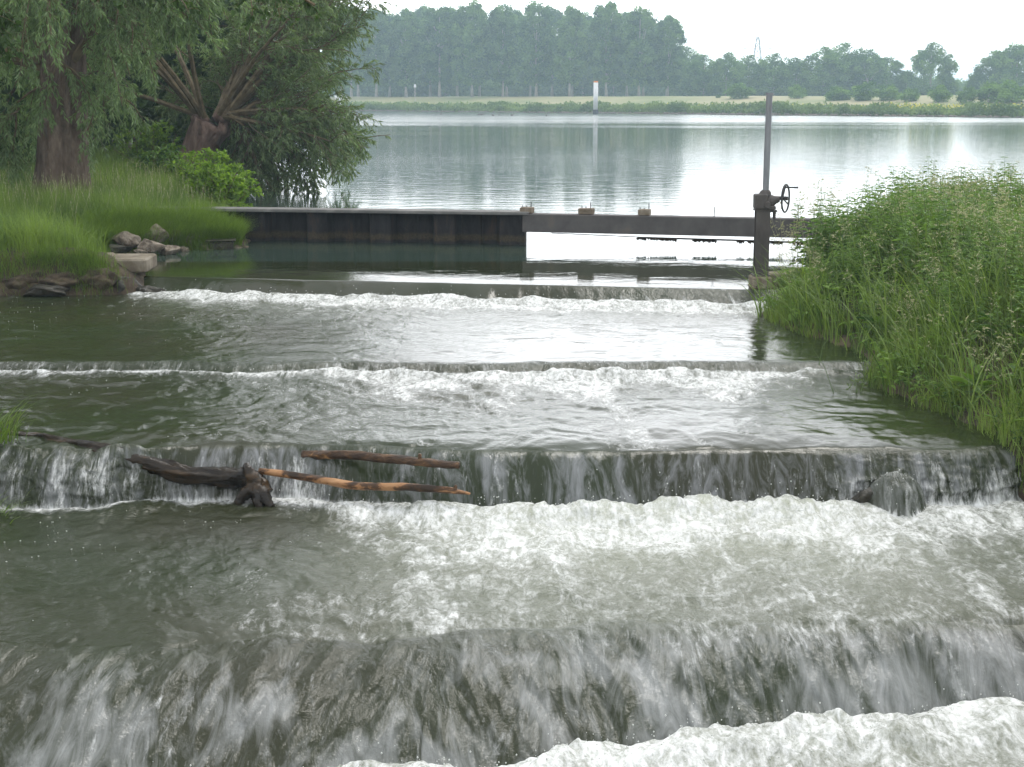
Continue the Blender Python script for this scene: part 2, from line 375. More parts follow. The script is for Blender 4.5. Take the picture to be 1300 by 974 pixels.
def height(x, y):
    x = np.asarray(x, float); y = np.asarray(y, float)
    lev = np.interp(y, LV_Y, LV_Z)
    nz = fbm(x * .9, y * .9, 4) * .12
    h = lev - 1.2 + nz
    sl, sr, sf = psdf(LEFT, x, y), psdf(RIGHT, x, y), psdf(FAR, x, y)
    rev = np.exp(-((y - 19.6) / .9) ** 2) * (x < -5)
    wl = 1.5 - 1.0 * rev
    G = .42 + .16 * sm(2, 15, sl) + nz * .6
    hl = np.where(sl > 0, lev + (G - lev) * sm(-.15, 1, sl / wl), lev + 1.6 * np.maximum(sl, -.75))
    Gr = .15 + .42 * sm(.35, 1.7, sr) + nz * .6
    hr = np.where(sr > 0, lev + (Gr - lev) * sm(-.1, 1, sr / 1.1), lev + 1.6 * np.maximum(sr, -.75))
    hf = np.where(sf > 0, .5 * sm(0, 3, sf) + 2.8 * sm(0, 48, sf) + .25 * fbm(x * .05, y * .05, 3), sf * .3)
    h = np.maximum(h, np.maximum(np.where(sl > -.75, hl, -9), np.where(sr > -.75, hr, -9)))
    return np.maximum(h, np.where(sf > -4, hf, -9))
def axis(parts):
    a = []
    for lo, hi, st_ in parts: a.append(np.arange(lo, hi, st_))
    return np.concatenate(a)
xs = axis([(-1500, -400, 120), (-400, -120, 25), (-120, -30, 6), (-30, -10, .8), (-10, 10, .16), (10, 30, .8), (30, 200, 5), (200, 400, 25), (400, 3001, 150)])
ys = axis([(-5, 6, 1), (6, 30, .16), (30, 60, .8), (60, 180, 6), (180, 420, 4), (420, 700, 25), (700, 3001, 150)])
XX, YY = np.meshgrid(xs, ys); ZZ = height(XX, YY)
nx, ny = len(xs), len(ys)
idx = np.arange(nx * ny).reshape(ny, nx)
Fq = np.stack([idx[:-1, :-1], idx[:-1, 1:], idx[1:, 1:], idx[1:, :-1]], -1).reshape(-1, 4)
g = Geo(); g.add(np.stack([XX, YY, ZZ], -1), Fq)
ground = tag(g.build('ground', M['soil'], smooth=True), 'earth banks and lake bed with the far meadow', None, None, 'structure')

# ------------------------------------------------------------------ lake
g = Geo()
lx = axis([(-500, -40, 40), (-40, 40, 4), (40, 3001, 80)]); ly = np.array([22.0, 26, 32, 45, 70, 120, 200, 360])
XX, YY = np.meshgrid(lx, ly); idx = np.arange(XX.size).reshape(XX.shape)
g.add(np.stack([XX, YY, XX * 0], -1), np.stack([idx[:-1, :-1], idx[:-1, 1:], idx[1:, 1:], idx[1:, :-1]], -1).reshape(-1, 4))
tag(g.build('lake_water', M['lake'], smooth=True), 'calm pale grey lake beyond the weir', None, None, 'structure')

# ------------------------------------------------------------------ river with four steps
NC = 1000
u = np.linspace(-1, 1, NC)
def crest1(x): return np.interp(x, [-6, -5, 3.1, 6], [20.2, 20.1, 18.75, 18.6]) + .05 * fbm(x * .8, x * 0 + 3.1, 2)
def base1(x): return crest1(x) - np.interp(x, [-5, -3, 0, 3], [.40, .42, .34, .36]) + .10 * fbm(x * 1.5, x * 0 + 8.2, 3)
def crest2(x): return 14.35 + .22 * fbm(x * .45 + 4, x * 0 + 6.1, 3) + .04 * fbm(x * 3, x * 0 + 1.1, 3) + .05 * fbm(x * .7, x * 0 + 1.7, 3) + np.interp(x, [-6, 0, 4], [.05, 0, .1])
def base2(x): return crest2(x) - .20 + .05 * fbm(x * 2, x * 0 + 5.7, 3)
def crest3(x): return np.interp(x, [-4.5, -3.6, -2.2, -1.6, 0, 1.6, 4.2], [11.15, 11.05, 11.25, 11.28, 11.1, 11.08, 11.12]) + .05 * fbm(x * 2.6, x * 0 + 12.7, 3) + .06 * fbm(x * 1.1, x * 0 + 2.7, 3)
def base3(x): return np.interp(x, [-4.5, -3.9, -3.3, -2.9, -2, -1.2, -.3, .6, 1.5, 2.4, 4.2], [10.95, 10.72, 10.72, 10.95, 10.98, 10.85, 10.68, 10.7, 10.8, 10.82, 10.85]) + .05 * fbm(x * 1.8, x * 0 + 4.4, 3)
def crest4(x): return np.interp(x, [-4, -2, -.8, 0, 1.5, 4], [8.0, 8.0, 8.12, 8.3, 8.42, 8.5]) + .10 * fbm(x * .9, x * 0 + 7.7, 3)
def base4(x): return np.interp(x, [-4, -1.5, 0, 1, 2.5, 4], [6.95, 6.9, 7.1, 7.5, 7.85, 7.85]) + .10 * fbm(x * 1.6, x * 0 + 9.9, 3)
keys = [lambda x: x * 0 + 22.0, crest1, base1, crest2, base2, crest3, base3, crest4, base4, lambda x: x * 0 + 3.0]
LEV = [0, -.18, -.26, -.68, -1.08]
rows = [90, 55, 230, 40, 190, 90, 170, 130, 120]
X_, Y_, Z_, S_, F_, A_, Cx = [], [], [], [], [], [], []
sacc = np.zeros(NC)
prevY = prevZ = None
for k in range(9):
    n = rows[k]
    tau = np.linspace(0, 1, n, endpoint=(k == 8))
    pool = (k % 2 == 0)
    if not pool: tt = 1 - (1 - tau) ** 1.35
    elif k == 8: tt = tau ** 1.6
    elif k == 0: tt = 1 - (1 - tau) ** 1.3
    else: tt = tau
    for t in tt:
        # find x so that x = u*w(y); two fixed-point passes
        y0 = np.full(NC, 12.0)
        x = u * 6
        for _ in range(4):
            ya, yb = keys[k](x), keys[k + 1](x)
            y0 = ya + (yb - ya) * t
            x = u * (.40 * y0 + 1.9)
        ya, yb = keys[k](x), keys[k + 1](x)
        y0 = ya + (yb - ya) * t
        lev = LEV[k // 2]
        if pool:
            z = np.full(NC, float(lev))
            d = ya - y0           # metres downstream of the fall above
            e = y0 - yb           # metres upstream of the next crest
            ty = np.full(NC, -1.0)
        else:
            drop = LEV[k // 2] - LEV[k // 2 + 1]
            f = {1: t ** 1.12, 3: t ** 1.5, 5: t ** 2.1 * .8 + .2 * t ** 1.2, 7: t ** 1.7}[k]
            z = lev - drop * f + 0 * x
            d = np.zeros(NC); e = np.zeros(NC); ty = np.full(NC, float(t))
        if prevY is None: ds = 0
        else:
            arc = np.hypot(prevY - y0, prevZ - z); ds = arc * (1.0 if pool else .6)
        sacc = sacc + ds; prevY, prevZ = y0, z
        X_.append(x); Y_.append(y0); Z_.append(z.copy()); S_.append(sacc.copy()); F_.append(np.full(NC, k)); A_.append(np.stack([d, e, ty])); 
X = np.array(X_); Y = np.array(Y_); Z = np.array(Z_); S = np.array(S_); KK = np.array(F_); D = np.array([a[0] for a in A_]); E = np.array([a[1] for a in A_]); TT = np.array([a[2] for a in A_])
foam = np.zeros_like(X); aer = np.zeros_like(X); chop = np.zeros_like(X)
big = fbm(X * .55 + 3, Y * .35, 4)            # patchiness
streak = fbm(X * 1.6 + .25 * Y, S * .45 + 5, 5)
wx = X + .35 * fbm(X * .9, S * .9 + 7, 3); wy = S + .35 * fbm(X * .9 + 11, S * .9, 3)
med = fbm(wx * 1.9, wy * 2.4, 6); fine = fbm(wx * 7, wy * 8, 4)
dz = np.zeros_like(X); dy = np.zeros_like(X)
ridge = sm(.88, 1.0, 1 - np.abs(fbm(wx * 1.7 + 31, wy * 2.6, 4))) * sm(-.15, .35, fbm(X * .8 + 5, Y * .8 + 2, 3))
swirl = fbm(wx * 4.4 + 9, wy * 5.6, 4)
bil = lambda a, b_, o=4: 1 - 2.2 * np.abs(fbm(a, b_, o))
# upper pool: almost flat
m0 = KK == 0
k0 = np.exp(-E / .5)
dz += m0 * (.0015 * med * np.exp(-E / 1.0) - .004 * k0 ** 2)
chop += m0 * .05 * k0
# step 1
m1 = KK == 1
lip = np.exp(-E / .5) * 0
dz += m1 * (-.004 + TT * .012 * pn(X * 3.2, S * .6) + .006 * TT * pn(X * 11, S * 1.5))
rs = sm(-1.0, 2.9, X)                            # rougher thin flow towards the right
foam += m1 * np.clip(.02 + .10 * rs * sm(1.2, 2.6, X) + .42 * rs * sm(.2, .8, TT) + .9 * sm(.86, 1, TT) + .55 * sm(-4.4, -5.1, X) * TT, 0, 1)
foam += m1 * rs * .55 * np.maximum(0, pn(X * 9 + Y * 4, S * 2)) * 1.5
chop += m1 * (.06 + .25 * rs)
# pool 1
m2 = KK == 2
L1 = sm(-5.6, -4.9, X) * sm(20.6, 19.5, Y)
act = np.clip(.25 + sm(-5.3, -4.2, X), 0, 1)
decay = np.exp(-D / (.55 + .25 * sm(-3, 2, X) + .5 * (big > 0)))
F2 = .80 * np.exp(-(D / (.75 + .35 * big)) ** 2) * sm(-5.6, -4.9, X) + .40 * np.exp(-D / 1.7) * sm(-5.3, -3, X) + .14 + .16 * sm(-.2, .5, streak) * np.exp(-D / 3)
F2 += .22 * np.exp(-(D / .7) ** 2) * sm(-5.4, -4.6, X) + .14 * sm(.0, .4, streak) * np.exp(-D / 2.5)
F2 -= .12 * sm(3.2, 4.8, D) + .35 * sm(2.2, 3.2, X)* sm(.4, 1.2, D)
F2 += .16 * sm(2.4, 1.6, np.abs(D - 2.2)) * sm(.1, .35, med) * .6
foam += m2 * np.clip(F2 + .18 * ridge * (1 - sm(1.5, 2.5, X)) + .04, 0, .9)
aer += m2 * np.clip(.30 * np.exp(-D / .9) * sm(-5.5, -4.5, X), 0, 1)
turb = np.exp(-D / .9) * sm(-5.8, -4.8, X)
calm1 = sm(-1.6, .4, X) * sm(.7, 1.6, D)
dz += m2 * ((.055 * np.exp(-((D - .22) / .2) ** 2) * (1 + 1.3 * pn(X * 1.3, Y * 0 + 3)) * sm(-5.6, -4.9, X)) + turb * (.055 * med + .035 * bil(X * 4, Y * 4.5) * .6) + .018 * med * sm(-.2, .8, D) * (1 - .62 * calm1) + .006 * fine * (1 - .7 * calm1) * (1 - .3 * sm(2, 4, D)))
chop += m2 * (.16 * (1 - .8 * calm1) + .4 * turb) 
# step 2
m3 = KK == 3
act2 = .5 + .5 * sm(.0, .4, fbm(X * 1.2, X * 0 + 2.2, 3)) 
dz += m3 * (.012 * pn(X * 5, S * .6) + .012 * fine * TT)
foam += m3 * np.clip(.24 + .34 * act2 * sm(-.1, .4, TT) + .6 * sm(.8, 1, TT), 0, 1)
chop += m3 * .3
# pool 2
m4 = KK == 4
mid = sm(-3.2, -.2, X) * sm(3.6, 2.0, X)
F4 = .72 * np.exp(-(D / (.17 + .16 * mid)) ** 2) * (1 - .5 * sm(2, 3.4, X)) + (.10 + .30 * mid) * np.exp(-D / 1.6) + .10 + .20 * sm(-.1, .5, streak) * mid + .10 * mid
F4 += .20 * mid * sm(-.1, .4, streak) + .22 * np.exp(-(D / (.22 + .2 * mid)) ** 2) + .09 * sm(.0, .45, streak)
F4 -= .10 * sm(-1.2, -3.4, X) * sm(.5, 1.2, D) + .2 * sm(2.9, 3.6, X)
foam += m4 * np.clip(F4 + .22 * ridge + .06, 0, .9)
aer += m4 * .10 * mid * np.exp(-D / 1.2)
turb = np.exp(-D / 1.1) * (.35 + .65 * mid)
calm2 = sm(.2, 2.2, X + .5 * D) * sm(.6, 1.6, D)
dz += m4 * (.035 * np.exp(-((D - .12) / .12) ** 2) * (1 + pn(X * 2, Y * 0 + 6)) + turb * (.045 * med + .02 * bil(X * 4, Y * 4)) + (.022 * med + .010 * swirl) * (1 - .6 * calm2) + .007 * (1 - .7 * calm2) * fine * (.4 + .6 * mid) - .03 * np.exp(-E / .2))
dz += m4 * .016 * pn(X * 2.2 + .6 * Y, S * .8) * sm(1.4, .2, E)
chop += m4 * ((.10 + .12 * mid) * (1 - .8 * calm2) + .35 * turb)
foam -= m4 * .12 * calm2
# step 3
m5 = KK == 5
gr = pn(X * 4.2, S * 1.0) ; gr2 = pn(X * 11, S * 2.6 + 3)
lft = sm(-2.6, -3.2, X); rgt = sm(2.2, 2.9, X)
dz += m5 * (-.03) 
dy += m5 * (-(.045 * gr + .03 * gr2 + .014 * pn(X * 26, S * 6)) * sm(0, .5, TT) - .10 * lft * sm(.05, .6, TT) * bil(X * 3, TT * 2.5) * .5)
dz += m5 * (.02 * gr * (1 - TT) + lft * .05 * sm(.9, .1, TT) * bil(X * 2.5, S * 3))
st3 = fbm(X * 5.5, S * 1.1, 5)
foam += m5 * np.clip(.17 + .16 * st3 + .12 * sm(.1, .6, TT) + .22 * lft + .10 * rgt + .7 * sm(.9, 1, TT) + .35 * np.exp(-((X + 1.75) / .35) ** 2) * sm(.3, .7, TT) + .25 * np.exp(-((X + 2.3) / .5) ** 2) * TT, 0, 1)
aer += m5 * np.clip((.22 * sm(.0, .35, fbm(X * 3.0, S * 1.2 + 9, 4)) + .06) * sm(.0, .3, TT), 0, 1)
dy += m5 * -(.07 * rgt * sm(.1, .9, TT) * np.maximum(0, bil(X * 3.2, TT * 3)) )
foam += m5 * rgt * .3 * sm(.3, .9, TT)
chop += m5 * (.16 + .25 * lft + .2 * rgt)
# pool 3
m6 = KK == 6
cen = sm(-1.9, .5, X + .35 * (10.8 - Y)) * sm(3.3, 2.2, X - .12 * (10.8 - Y))
ext = .27 + .50 * cen + .25 * sm(-1.6, -.6, X) + .25 * sm(1.8, 3.6, X)
F6 = (.70 + .2 * big) * np.exp(-(D / (ext * (.8 + .9 * big))) ** 2) + .26 * cen * np.exp(-D / 2.0) * (1 + 1.2 * streak) + .13 + .22 * sm(-2.0, .4, X + .3 * D) + .16 * sm(-.05, .5, streak) * sm(-3, -.5, X)
F6 += .42 * np.exp(-(D / (.16 + .10 * np.maximum(0, big))) ** 2) * sm(-3.9, -3.2, X) + .10 * sm(.0, .45, streak) * np.exp(-D / 2)
F6 += .17 * sm(-1.0, .8, X + .5 * D) * (1 - .15 * D)
F6 -= .05 * sm(-1.2, -2.4, X)
foam += m6 * np.clip(F6 + .24 * ridge + .07 - .10 * sm(.5, 1.6, D) * cen, 0, .92)
aer += m6 * np.clip(.75 * cen * np.exp(-D / 1.1) + .25 * sm(-1.4, .8, X + .3 * D) * (1 - .25 * D), 0, 1)
turb = np.exp(-D / .9) * (.35 + .65 * cen)
dz += m6 * (.09 * np.exp(-((D - .20) / .18) ** 2) * (.35 + .65 * cen) * (1 + 1.1 * pn(X * 2.1, Y * 0 + 16)) + turb * (.06 * med + .03 * bil(wx * 5, wy * 5) + .02 * fine) + .030 * med * (.6 + .4 * sm(-2, 0, X)) + .014 * swirl * (.45 + .55 * sm(-3, 0, X)) + .010 * fine * (.3 + .7 * sm(-3.5, 0, X + .2 * D)) - .05 * np.exp(-E / .25))
chop += m6 * (.20 + .4 * turb + .25 * sm(-2, .5, X))
dz += m6 * .02 * pn(X * 1.8, S * .8) * sm(1.0, .1, E)
# step 4
m7 = KK == 7
gx = X + .28 * (Y - 8) * np.sign(X + .5)
gr = fbm(gx * 1.7, S * 1.6, 3); gr2 = fbm(gx * 6, S * 3.4 + gx * .8, 3)
dy += m7 * (-(.08 * gr + .045 * gr2 + .02 * pn(gx * 22, S * 8)) * sm(0, .5, TT))
dz += m7 * (-.05 + .05 * gr * (1 - TT) + .02 * gr2)
st4 = fbm(gx * 4.0, S * 1.8, 5)
foam += m7 * np.clip(.20 + .22 * st4 + .06 * sm(0, .4, TT) + .08 * sm(.0, 2, X) * sm(1, .3, TT) + .26 * sm(.45, 0, TT) * sm(-1.5, .5, X) + .8 * sm(.95, 1, TT), 0, 1)
aer += m7 * np.clip(.40 * sm(-.02, .35, fbm(gx * 1.9, S * 1.5 + 4, 4)) * sm(.05, .4, TT) + .12 * sm(-1, 1, X), 0, 1)
chop += m7 * .28
# bottom pool
m8 = KK == 8
foam += m8 * np.clip(.6 * np.exp(-(D / 1.0) ** 2) + .35 + .2 * streak, 0, 1)
aer += m8 * .45 * np.exp(-D / 1.5)
turb = np.exp(-D / 1.5)
dz += m8 * (.09 * np.exp(-((D - .22) / .2) ** 2) * (1 + pn(X * 2, Y * 0 + 26)) + turb * (.07 * med + .03 * bil(wx * 4, wy * 4) + .02 * fine) + .012 * med)
chop += m8 * .4
Z = Z + dz; Y = Y + dy
# seamless join of the rows
def smooth_rows(A, n=2):
    for _ in range(n): A[1:-1] = .25 * A[:-2] + .5 * A[1:-1] + .25 * A[2:]
    return A
Z = smooth_rows(Z, 3); Y = smooth_rows(Y, 3); foam = smooth_rows(foam, 3); aer = smooth_rows(aer, 4); chop = smooth_rows(chop, 6)
face_ = smooth_rows(((KK % 2) == 1) * np.clip(np.where(KK == 1, .45 * sm(1.3, 2.7, X), np.where(KK == 3, .6, np.where(KK == 7, .8, 1))) * sm(0, .25, TT), 0, 1) * 1.0, 4)
# water dome over the boulder at the foot of the third step
bc = PY(1137, 622, 10.72)
q = ((X - bc[0]) / .24) ** 2 + ((Y - bc[1]) / .24) ** 2
domez = -.74 + .37 * np.clip(1 - q, 0, 1) ** .38
inside = (q < 1) & (KK >= 5) & (KK <= 6)
Z = np.where(inside, np.maximum(Z, domez + .05 * fbm(X * 8, Y * 8, 4) - .02), Z)
foam = np.where(inside, .50 + .3 * pn(X * 18, Y * 9), foam); aer = np.where(inside, .10, aer); face_ = np.where(inside, .8, face_); chop = np.where(inside, .5, chop)
Z[0] = 0
nr = X.shape[0]
idx = np.arange(nr * NC).reshape(nr, NC)
Fq = np.stack([idx[:-1, :-1], idx[1:, :-1], idx[1:, 1:], idx[:-1, 1:]], -1).reshape(-1, 4)
g = Geo(); g.add(np.stack([X, Y, Z], -1), Fq)
tag(g.build('river_water', M['river'], smooth=True, extra={'face': face_.ravel(), 'foam': foam.ravel(), 'aer': aer.ravel(), 'chop': chop.ravel()}, uv=np.stack([X.ravel(), S.ravel()], -1)),
    'green river running down four low weir steps in white water', None, None, 'structure')

# floating bubbles and flying drops, as many tiny faceted balls
_oct = np.array([(1, 0, 0), (-1, 0, 0), (0, 1, 0), (0, -1, 0), (0, 0, 1), (0, 0, -1)], float)
_octf = np.array([(0, 2, 4), (2, 1, 4), (1, 3, 4), (3, 0, 4), (2, 0, 5), (1, 2, 5), (3, 1, 5), (0, 3, 5)])
def balls(g, Pc, r, flat=1.0):
    n = len(Pc); V = Pc[:, None] + _oct[None] * r[:, None, None] * np.array([1, 1, flat])
    g.add(V.reshape(-1, 3), (np.arange(n)[:, None, None] * 6 + _octf[None]).reshape(-1, 3))
flat_i = rng.integers(0, nr * NC, 260000)
xf_, yf_, zf_, kf, df, ff = X.ravel()[flat_i], Y.ravel()[flat_i], Z.ravel()[flat_i], KK.ravel()[flat_i], D.ravel()[flat_i], foam.ravel()[flat_i]
clus = fbm(xf_ * 1.3 + 9, yf_ * 1.3, 3)
sel = ((kf == 2) | (kf == 4) | (kf == 6)) & (df > .35) & (clus > .14) & (rng.random(len(kf)) < .03 * (.35 + sm(-.5, -2.5, xf_)) * np.exp(-df / 3))
g = Geo(); balls(g, np.stack([xf_, yf_, zf_ + .002], -1)[sel], rng.uniform(.003, .009, sel.sum()), .4)
tag(g.build('foam_bubbles', M['foam_dot'], smooth=True), 'small white foam bubbles floating on the green pools', 'foam', None, 'stuff')
g = Geo()
near_fall = ((kf == 2) & (df < .5) & (xf_ > -5.2)) | ((kf == 6) & (df < .4)) | ((kf == 8) & (df < .5)) | ((kf == 4) & (df < .2))
sel = near_fall & (rng.random(len(kf)) < np.where(kf == 4, .05, np.where(kf == 6, .09 * sm(-2.0, 0, xf_) + .012, .10)))
hh = rng.exponential(.035, sel.sum())
balls(g, np.stack([xf_[sel], yf_[sel], zf_[sel] + hh], -1), rng.uniform(.0022, .006, sel.sum()), 1.3)
tag(g.build('water_spray', M['foam_dot'], smooth=True), 'white drops thrown up where the falls land', 'spray', None, 'stuff')

# ------------------------------------------------------------------ tree tools
def interp_poly(Pt, li, t):
    K = Pt.shape[1]; s_ = t * (K - 1); i = np.clip(s_.astype(int), 0, K - 2); f = (s_ - i)[:, None]
    a = Pt[li, i]; b_ = Pt[li, i + 1]
    return a * (1 - f) + b_ * f, nrm(b_ - a)
def grow(O, Dr, Ln, K, droop, wob=.12):
    """polylines from origins O along directions Dr, sagging by droop"""
    n = len(O); Pt = np.empty((n, K, 3)); Pt[:, 0] = O; d = nrm(Dr)
    for k in range(1, K):
        d = nrm(d + rng.normal(size=(n, 3)) * wob + np.array([0, 0, -1]) * (np.broadcast_to(droop, (n,))[:, None]))
        Pt[:, k] = Pt[:, k - 1] + d * (np.broadcast_to(Ln, (n,))[:, None] / (K - 1))
    return Pt
def side_shoots(Pt, n, t0, t1, ln0, ln1, spread, K, droop, up=.0, wob=.12):
    li = rng.integers(0, len(Pt), n); t = rng.uniform(t0, t1, n)
    o, d = interp_poly(Pt, li, t)
    r = nrm(rng.normal(size=(n, 3))); r = nrm(r - d * np.sum(r * d, -1, keepdims=True))
    dr = d * (1 - spread) + r * spread + np.array([0, 0, up])
    return grow(o, dr, rng.uniform(ln0, ln1, n) * (1.15 - .5 * t), K, droop, wob)
def leaf_on(g, Pt, n, L0, L1, wr, along=.6, droop=.25, mat=0, broad=False, tbias=None):
    li = rng.integers(0, len(Pt), n); t = rng.uniform(.08, 1, n)
    o, d = interp_poly(Pt, li, t)
    dr = nrm(rng.normal(size=(n, 3))) * (1 - along) + d * along + np.array([0, 0, -droop])
    ln = rng.uniform(L0, L1, n)
    tint = np.clip(rng.normal(.45, .22, n), 0, 1)
    if tbias is not None: tint = np.clip(tint + tbias(o), 0, 1)
    if broad: leaves2(g, o, dr, nrm(rng.normal(size=(n, 3)) * .5 + np.array([0, 0, 1])), ln, ln * wr, tint, mat)
    else: diamonds(g, o, dr, ln, ln * wr, tint, mat=mat)
def local(pts, origin): return np.asarray(pts, float) - np.asarray(origin, float)
def trunk_mesh(pts, rad, sides=24, flute=.12, seed=0):
    """fluted bark trunk as displaced tube"""
    pts = np.asarray(pts, float); K0 = len(pts); K = 30
    ti = np.linspace(0, 1, K); tk = np.linspace(0, 1, K0)
    pp = np.stack([np.interp(ti, tk, pts[:, i]) for i in range(3)], -1)
    for _ in range(3): pp[1:-1] = .25 * pp[:-2] + .5 * pp[1:-1] + .25 * pp[2:]
    rr_ = np.interp(ti, tk, rad)
    V, Fq_ = btube(pp[None], rr_[None], sides)
    V = V.reshape(K, sides, 3); an = np.arange(sides) * 2 * math.pi / sides
    k = 1 + flute * (fbm(np.cos(an)[None] * 2.2 + seed, np.sin(an)[None] * 2.2 + ti[:, None] * 1.4, 3) + .6 * pn(np.cos(an)[None] * 5 + seed, np.sin(an)[None] * 5 + ti[:, None] * 3))
    V = pp[:, None] + (V - pp[:, None]) * k[..., None]
    g = Geo(); g.add(V.reshape(-1, 3), [Fq_, (np.arange(sides) + (K - 1) * sides)[None]])
    return g

# ------------------------------------------------------------------ big willow on the left bank
b0 = PY(80, 262, 27.5); b0[2] = height(b0[0], b0[1]) - .15
w = thing('willow_tree', b0, 'large willow with thick furrowed grey trunk at the far left of the grassy bank', 'tree')
trunk_mesh([(0.0, 0, -.1), (0, 0, .25), (.05, 0, .9), (.12, 0, 2.0), (.15, .1, 3.6), (.05, .2, 5.2), (.0, .2, 7)], [.70, .58, .47, .42, .38, .30, .18], 48, .16, 3).build('trunk', M['bark'], w, True)
nm = 22
az = rng.uniform(0, 2 * math.pi, nm); el = rng.uniform(.1, 1.0, nm); el[np.cos(az) > .5] = rng.uniform(.9, 1.35, (np.cos(az) > .5).sum())
O = np.stack([rng.normal(.1, .1, nm), rng.normal(.1, .1, nm), rng.uniform(2.4, 6.6, nm)], -1)
main = grow(O, np.stack([np.cos(az) * np.cos(el), np.sin(az) * np.cos(el), np.sin(el)], -1), rng.uniform(3.0, 5.5, nm), 9, .10, .10)
def clear_(A):
    a_, b_ = pxof(A + b0); return A[~(((a_ > 200) & (b_ > 70)).any(1))]
main = clear_(main); nm = len(main)
sec = side_shoots(main, 230, .25, 1, 1.4, 3.0, .6, 7, .22)
sec2 = side_shoots(np.concatenate([grow(O[:10], rng.normal(size=(10, 3)) * [1, 1, .3], 1.4, 9, .1)]), 26, .2, 1, 1.0, 1.9, .6, 7, .30)
sec = np.concatenate([sec, sec2])
tw = side_shoots(sec, 5200, .1, 1, .4, .85, .55, 5, .24)
def clear_(A):
    a_, b_ = pxof(A + b0); return A[~(((a_ > 200) & (b_ > 70)).any(1))]
sec = clear_(sec); tw = clear_(tw)
mz = tw.mean(1); tw = tw[~((mz[:, 1] < .2) & (np.abs(mz[:, 0] - .1) < .7) & (mz[:, 2] < 4.2) & (rng.random(len(tw)) < .15))]
g = Geo(); V, Fq = btube(main, np.linspace(.10, .02, 9)[None].repeat(nm, 0), 6); g.add(V, Fq)
V, Fq = btube(sec, np.linspace(.022, .006, 7)[None].repeat(len(sec), 0), 4); g.add(V, Fq)
V, Fq = btube(tw, np.linspace(.005, .002, 5)[None].repeat(len(tw), 0), 3); g.add(V, Fq)
g.build('branches', M['twig'], w)
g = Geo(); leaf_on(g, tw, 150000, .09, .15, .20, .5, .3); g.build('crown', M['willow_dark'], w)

# ------------------------------------------------------------------ leaning pollard willow
b0 = PY(235, 218, 39.0); b0[2] = height(b0[0], b0[1]) - .1
hd = PY(268, 158, 39.0) - b0
w = thing('pollard_willow', b0, 'leaning pollard willow with knobbly reddish head and a fan of long rods over the lake', 'tree')
tg = trunk_mesh([(-.1, 0, -.2), (0, 0, .1), (hd[0] * .45, 0, hd[2] * .5), tuple(hd)], [.56, .46, .44, .52], 36, .2, 9)
for _ in range(16):      # knuckles of old cuts
    a = rng.uniform(0, 6.28); c_ = hd + np.array([math.cos(a) * .36, math.sin(a) * .36, rng.uniform(-.22, .22)])
    r_ = rng.uniform(.12, .22)
    tube(tg, [c_ + np.array([0, 0, -r_]), c_ + np.array([0, 0, -r_ * .6]), c_, c_ + np.array([0, 0, r_ * .6]), c_ + np.array([0, 0, r_])], [r_ * .3, r_ * .8, r_, r_ * .8, r_ * .3], 9)
tg.build('trunk', M['bark_red'], w, True)
nm = 46
az = rng.uniform(0, 2 * math.pi, nm); el = np.arcsin(rng.uniform(.25, 1, nm))
az[:24] = rng.normal(0.0, .55, 24); el[:24] = rng.uniform(.10, 1.25, 24); el[:3] = (.02, .10, -.06); az[:3] = (-.2, .15, -.45)
O = hd + np.stack([np.cos(az) * .35, np.sin(az) * .35, rng.uniform(0, .3, nm)], -1)
ln = rng.uniform(5.5, 9.0, nm); ln[:24] = np.interp(el[:24], [0, .6, 1.3], [4.2, 4.9, 7.6]) * rng.uniform(.85, 1.08, 24)
fr_ = (np.sin(az) < -.55) & (el < .7); el[fr_] += .7; ln *= .9
main = grow(O, np.stack([np.cos(az) * np.cos(el), np.sin(az) * np.cos(el), np.sin(el)], -1), ln, 12, .022, .045)
low_b = []
for px_, py_, Y_ in ((335, 230, 40), (365, 236, 41), (400, 226, 39), (432, 212, 40), (462, 186, 39.5), (300, 236, 41.5), (322, 222, 38.4), (385, 205, 38.5), (350, 210, 42), (420, 190, 41.5), (310, 215, 40), (440, 175, 38.8)):
    e_ = PY(px_, py_, Y_) - b0; o_ = hd + np.array([.3, 0, .1]); s_ = np.linspace(0, 1, 12)[:, None]
    low_b.append(o_ * (1 - s_) + e_ * s_ + np.array([0, 0, 1.0]) * np.sin(s_ * math.pi) * rng.uniform(.35, .7) + np.cumsum(rng.normal(size=(12, 3)) * .04, 0) * (s_ > 0))
a_, b_ = pxof(main + b0); main = main[~(((a_ > 203) & (a_ < 285) & (b_ > 150) & (main[:, :, 1] < .1)).any(1)) & ~((a_ > 540) & (b_ > -150)).any(1)]
main = np.concatenate([main, np.array(low_b)]); nm = len(main)
sec = side_shoots(main, 620, .22, 1, 1.0, 2.2, .45, 7, .06, .12)
tw = side_shoots(sec, 6500, .1, 1, .35, .75, .5, 5, .12)
tw2 = side_shoots(main, 900, .3, 1, .5, 1.0, .5, 5, .22)
tw = np.concatenate([tw, tw2])
def clear_(A):
    a_, b_ = pxof(A + b0); wide = (b_ > -120) & (a_ > np.interp(b_, [-120, 0, 60, 110, 150, 190, 240], [485, 510, 530, 545, 530, 478, 438]))
    return A[~((((a_ > 208) & (a_ < 285) & (b_ > 146) & (b_ < 240) & (A[:, :, 1] < .8)) | wide).any(1))]
sec = clear_(sec); tw = clear_(tw)
g = Geo(); V, Fq = btube(main, np.linspace(.08, .014, 12)[None].repeat(nm, 0), 6); g.add(V, Fq)
V, Fq = btube(sec, np.linspace(.018, .005, 7)[None].repeat(len(sec), 0), 4); g.add(V, Fq)
V, Fq = btube(tw, np.linspace(.005, .002, 5)[None].repeat(len(tw), 0), 3); g.add(V, Fq)
g.build('branches', M['twig'], w)
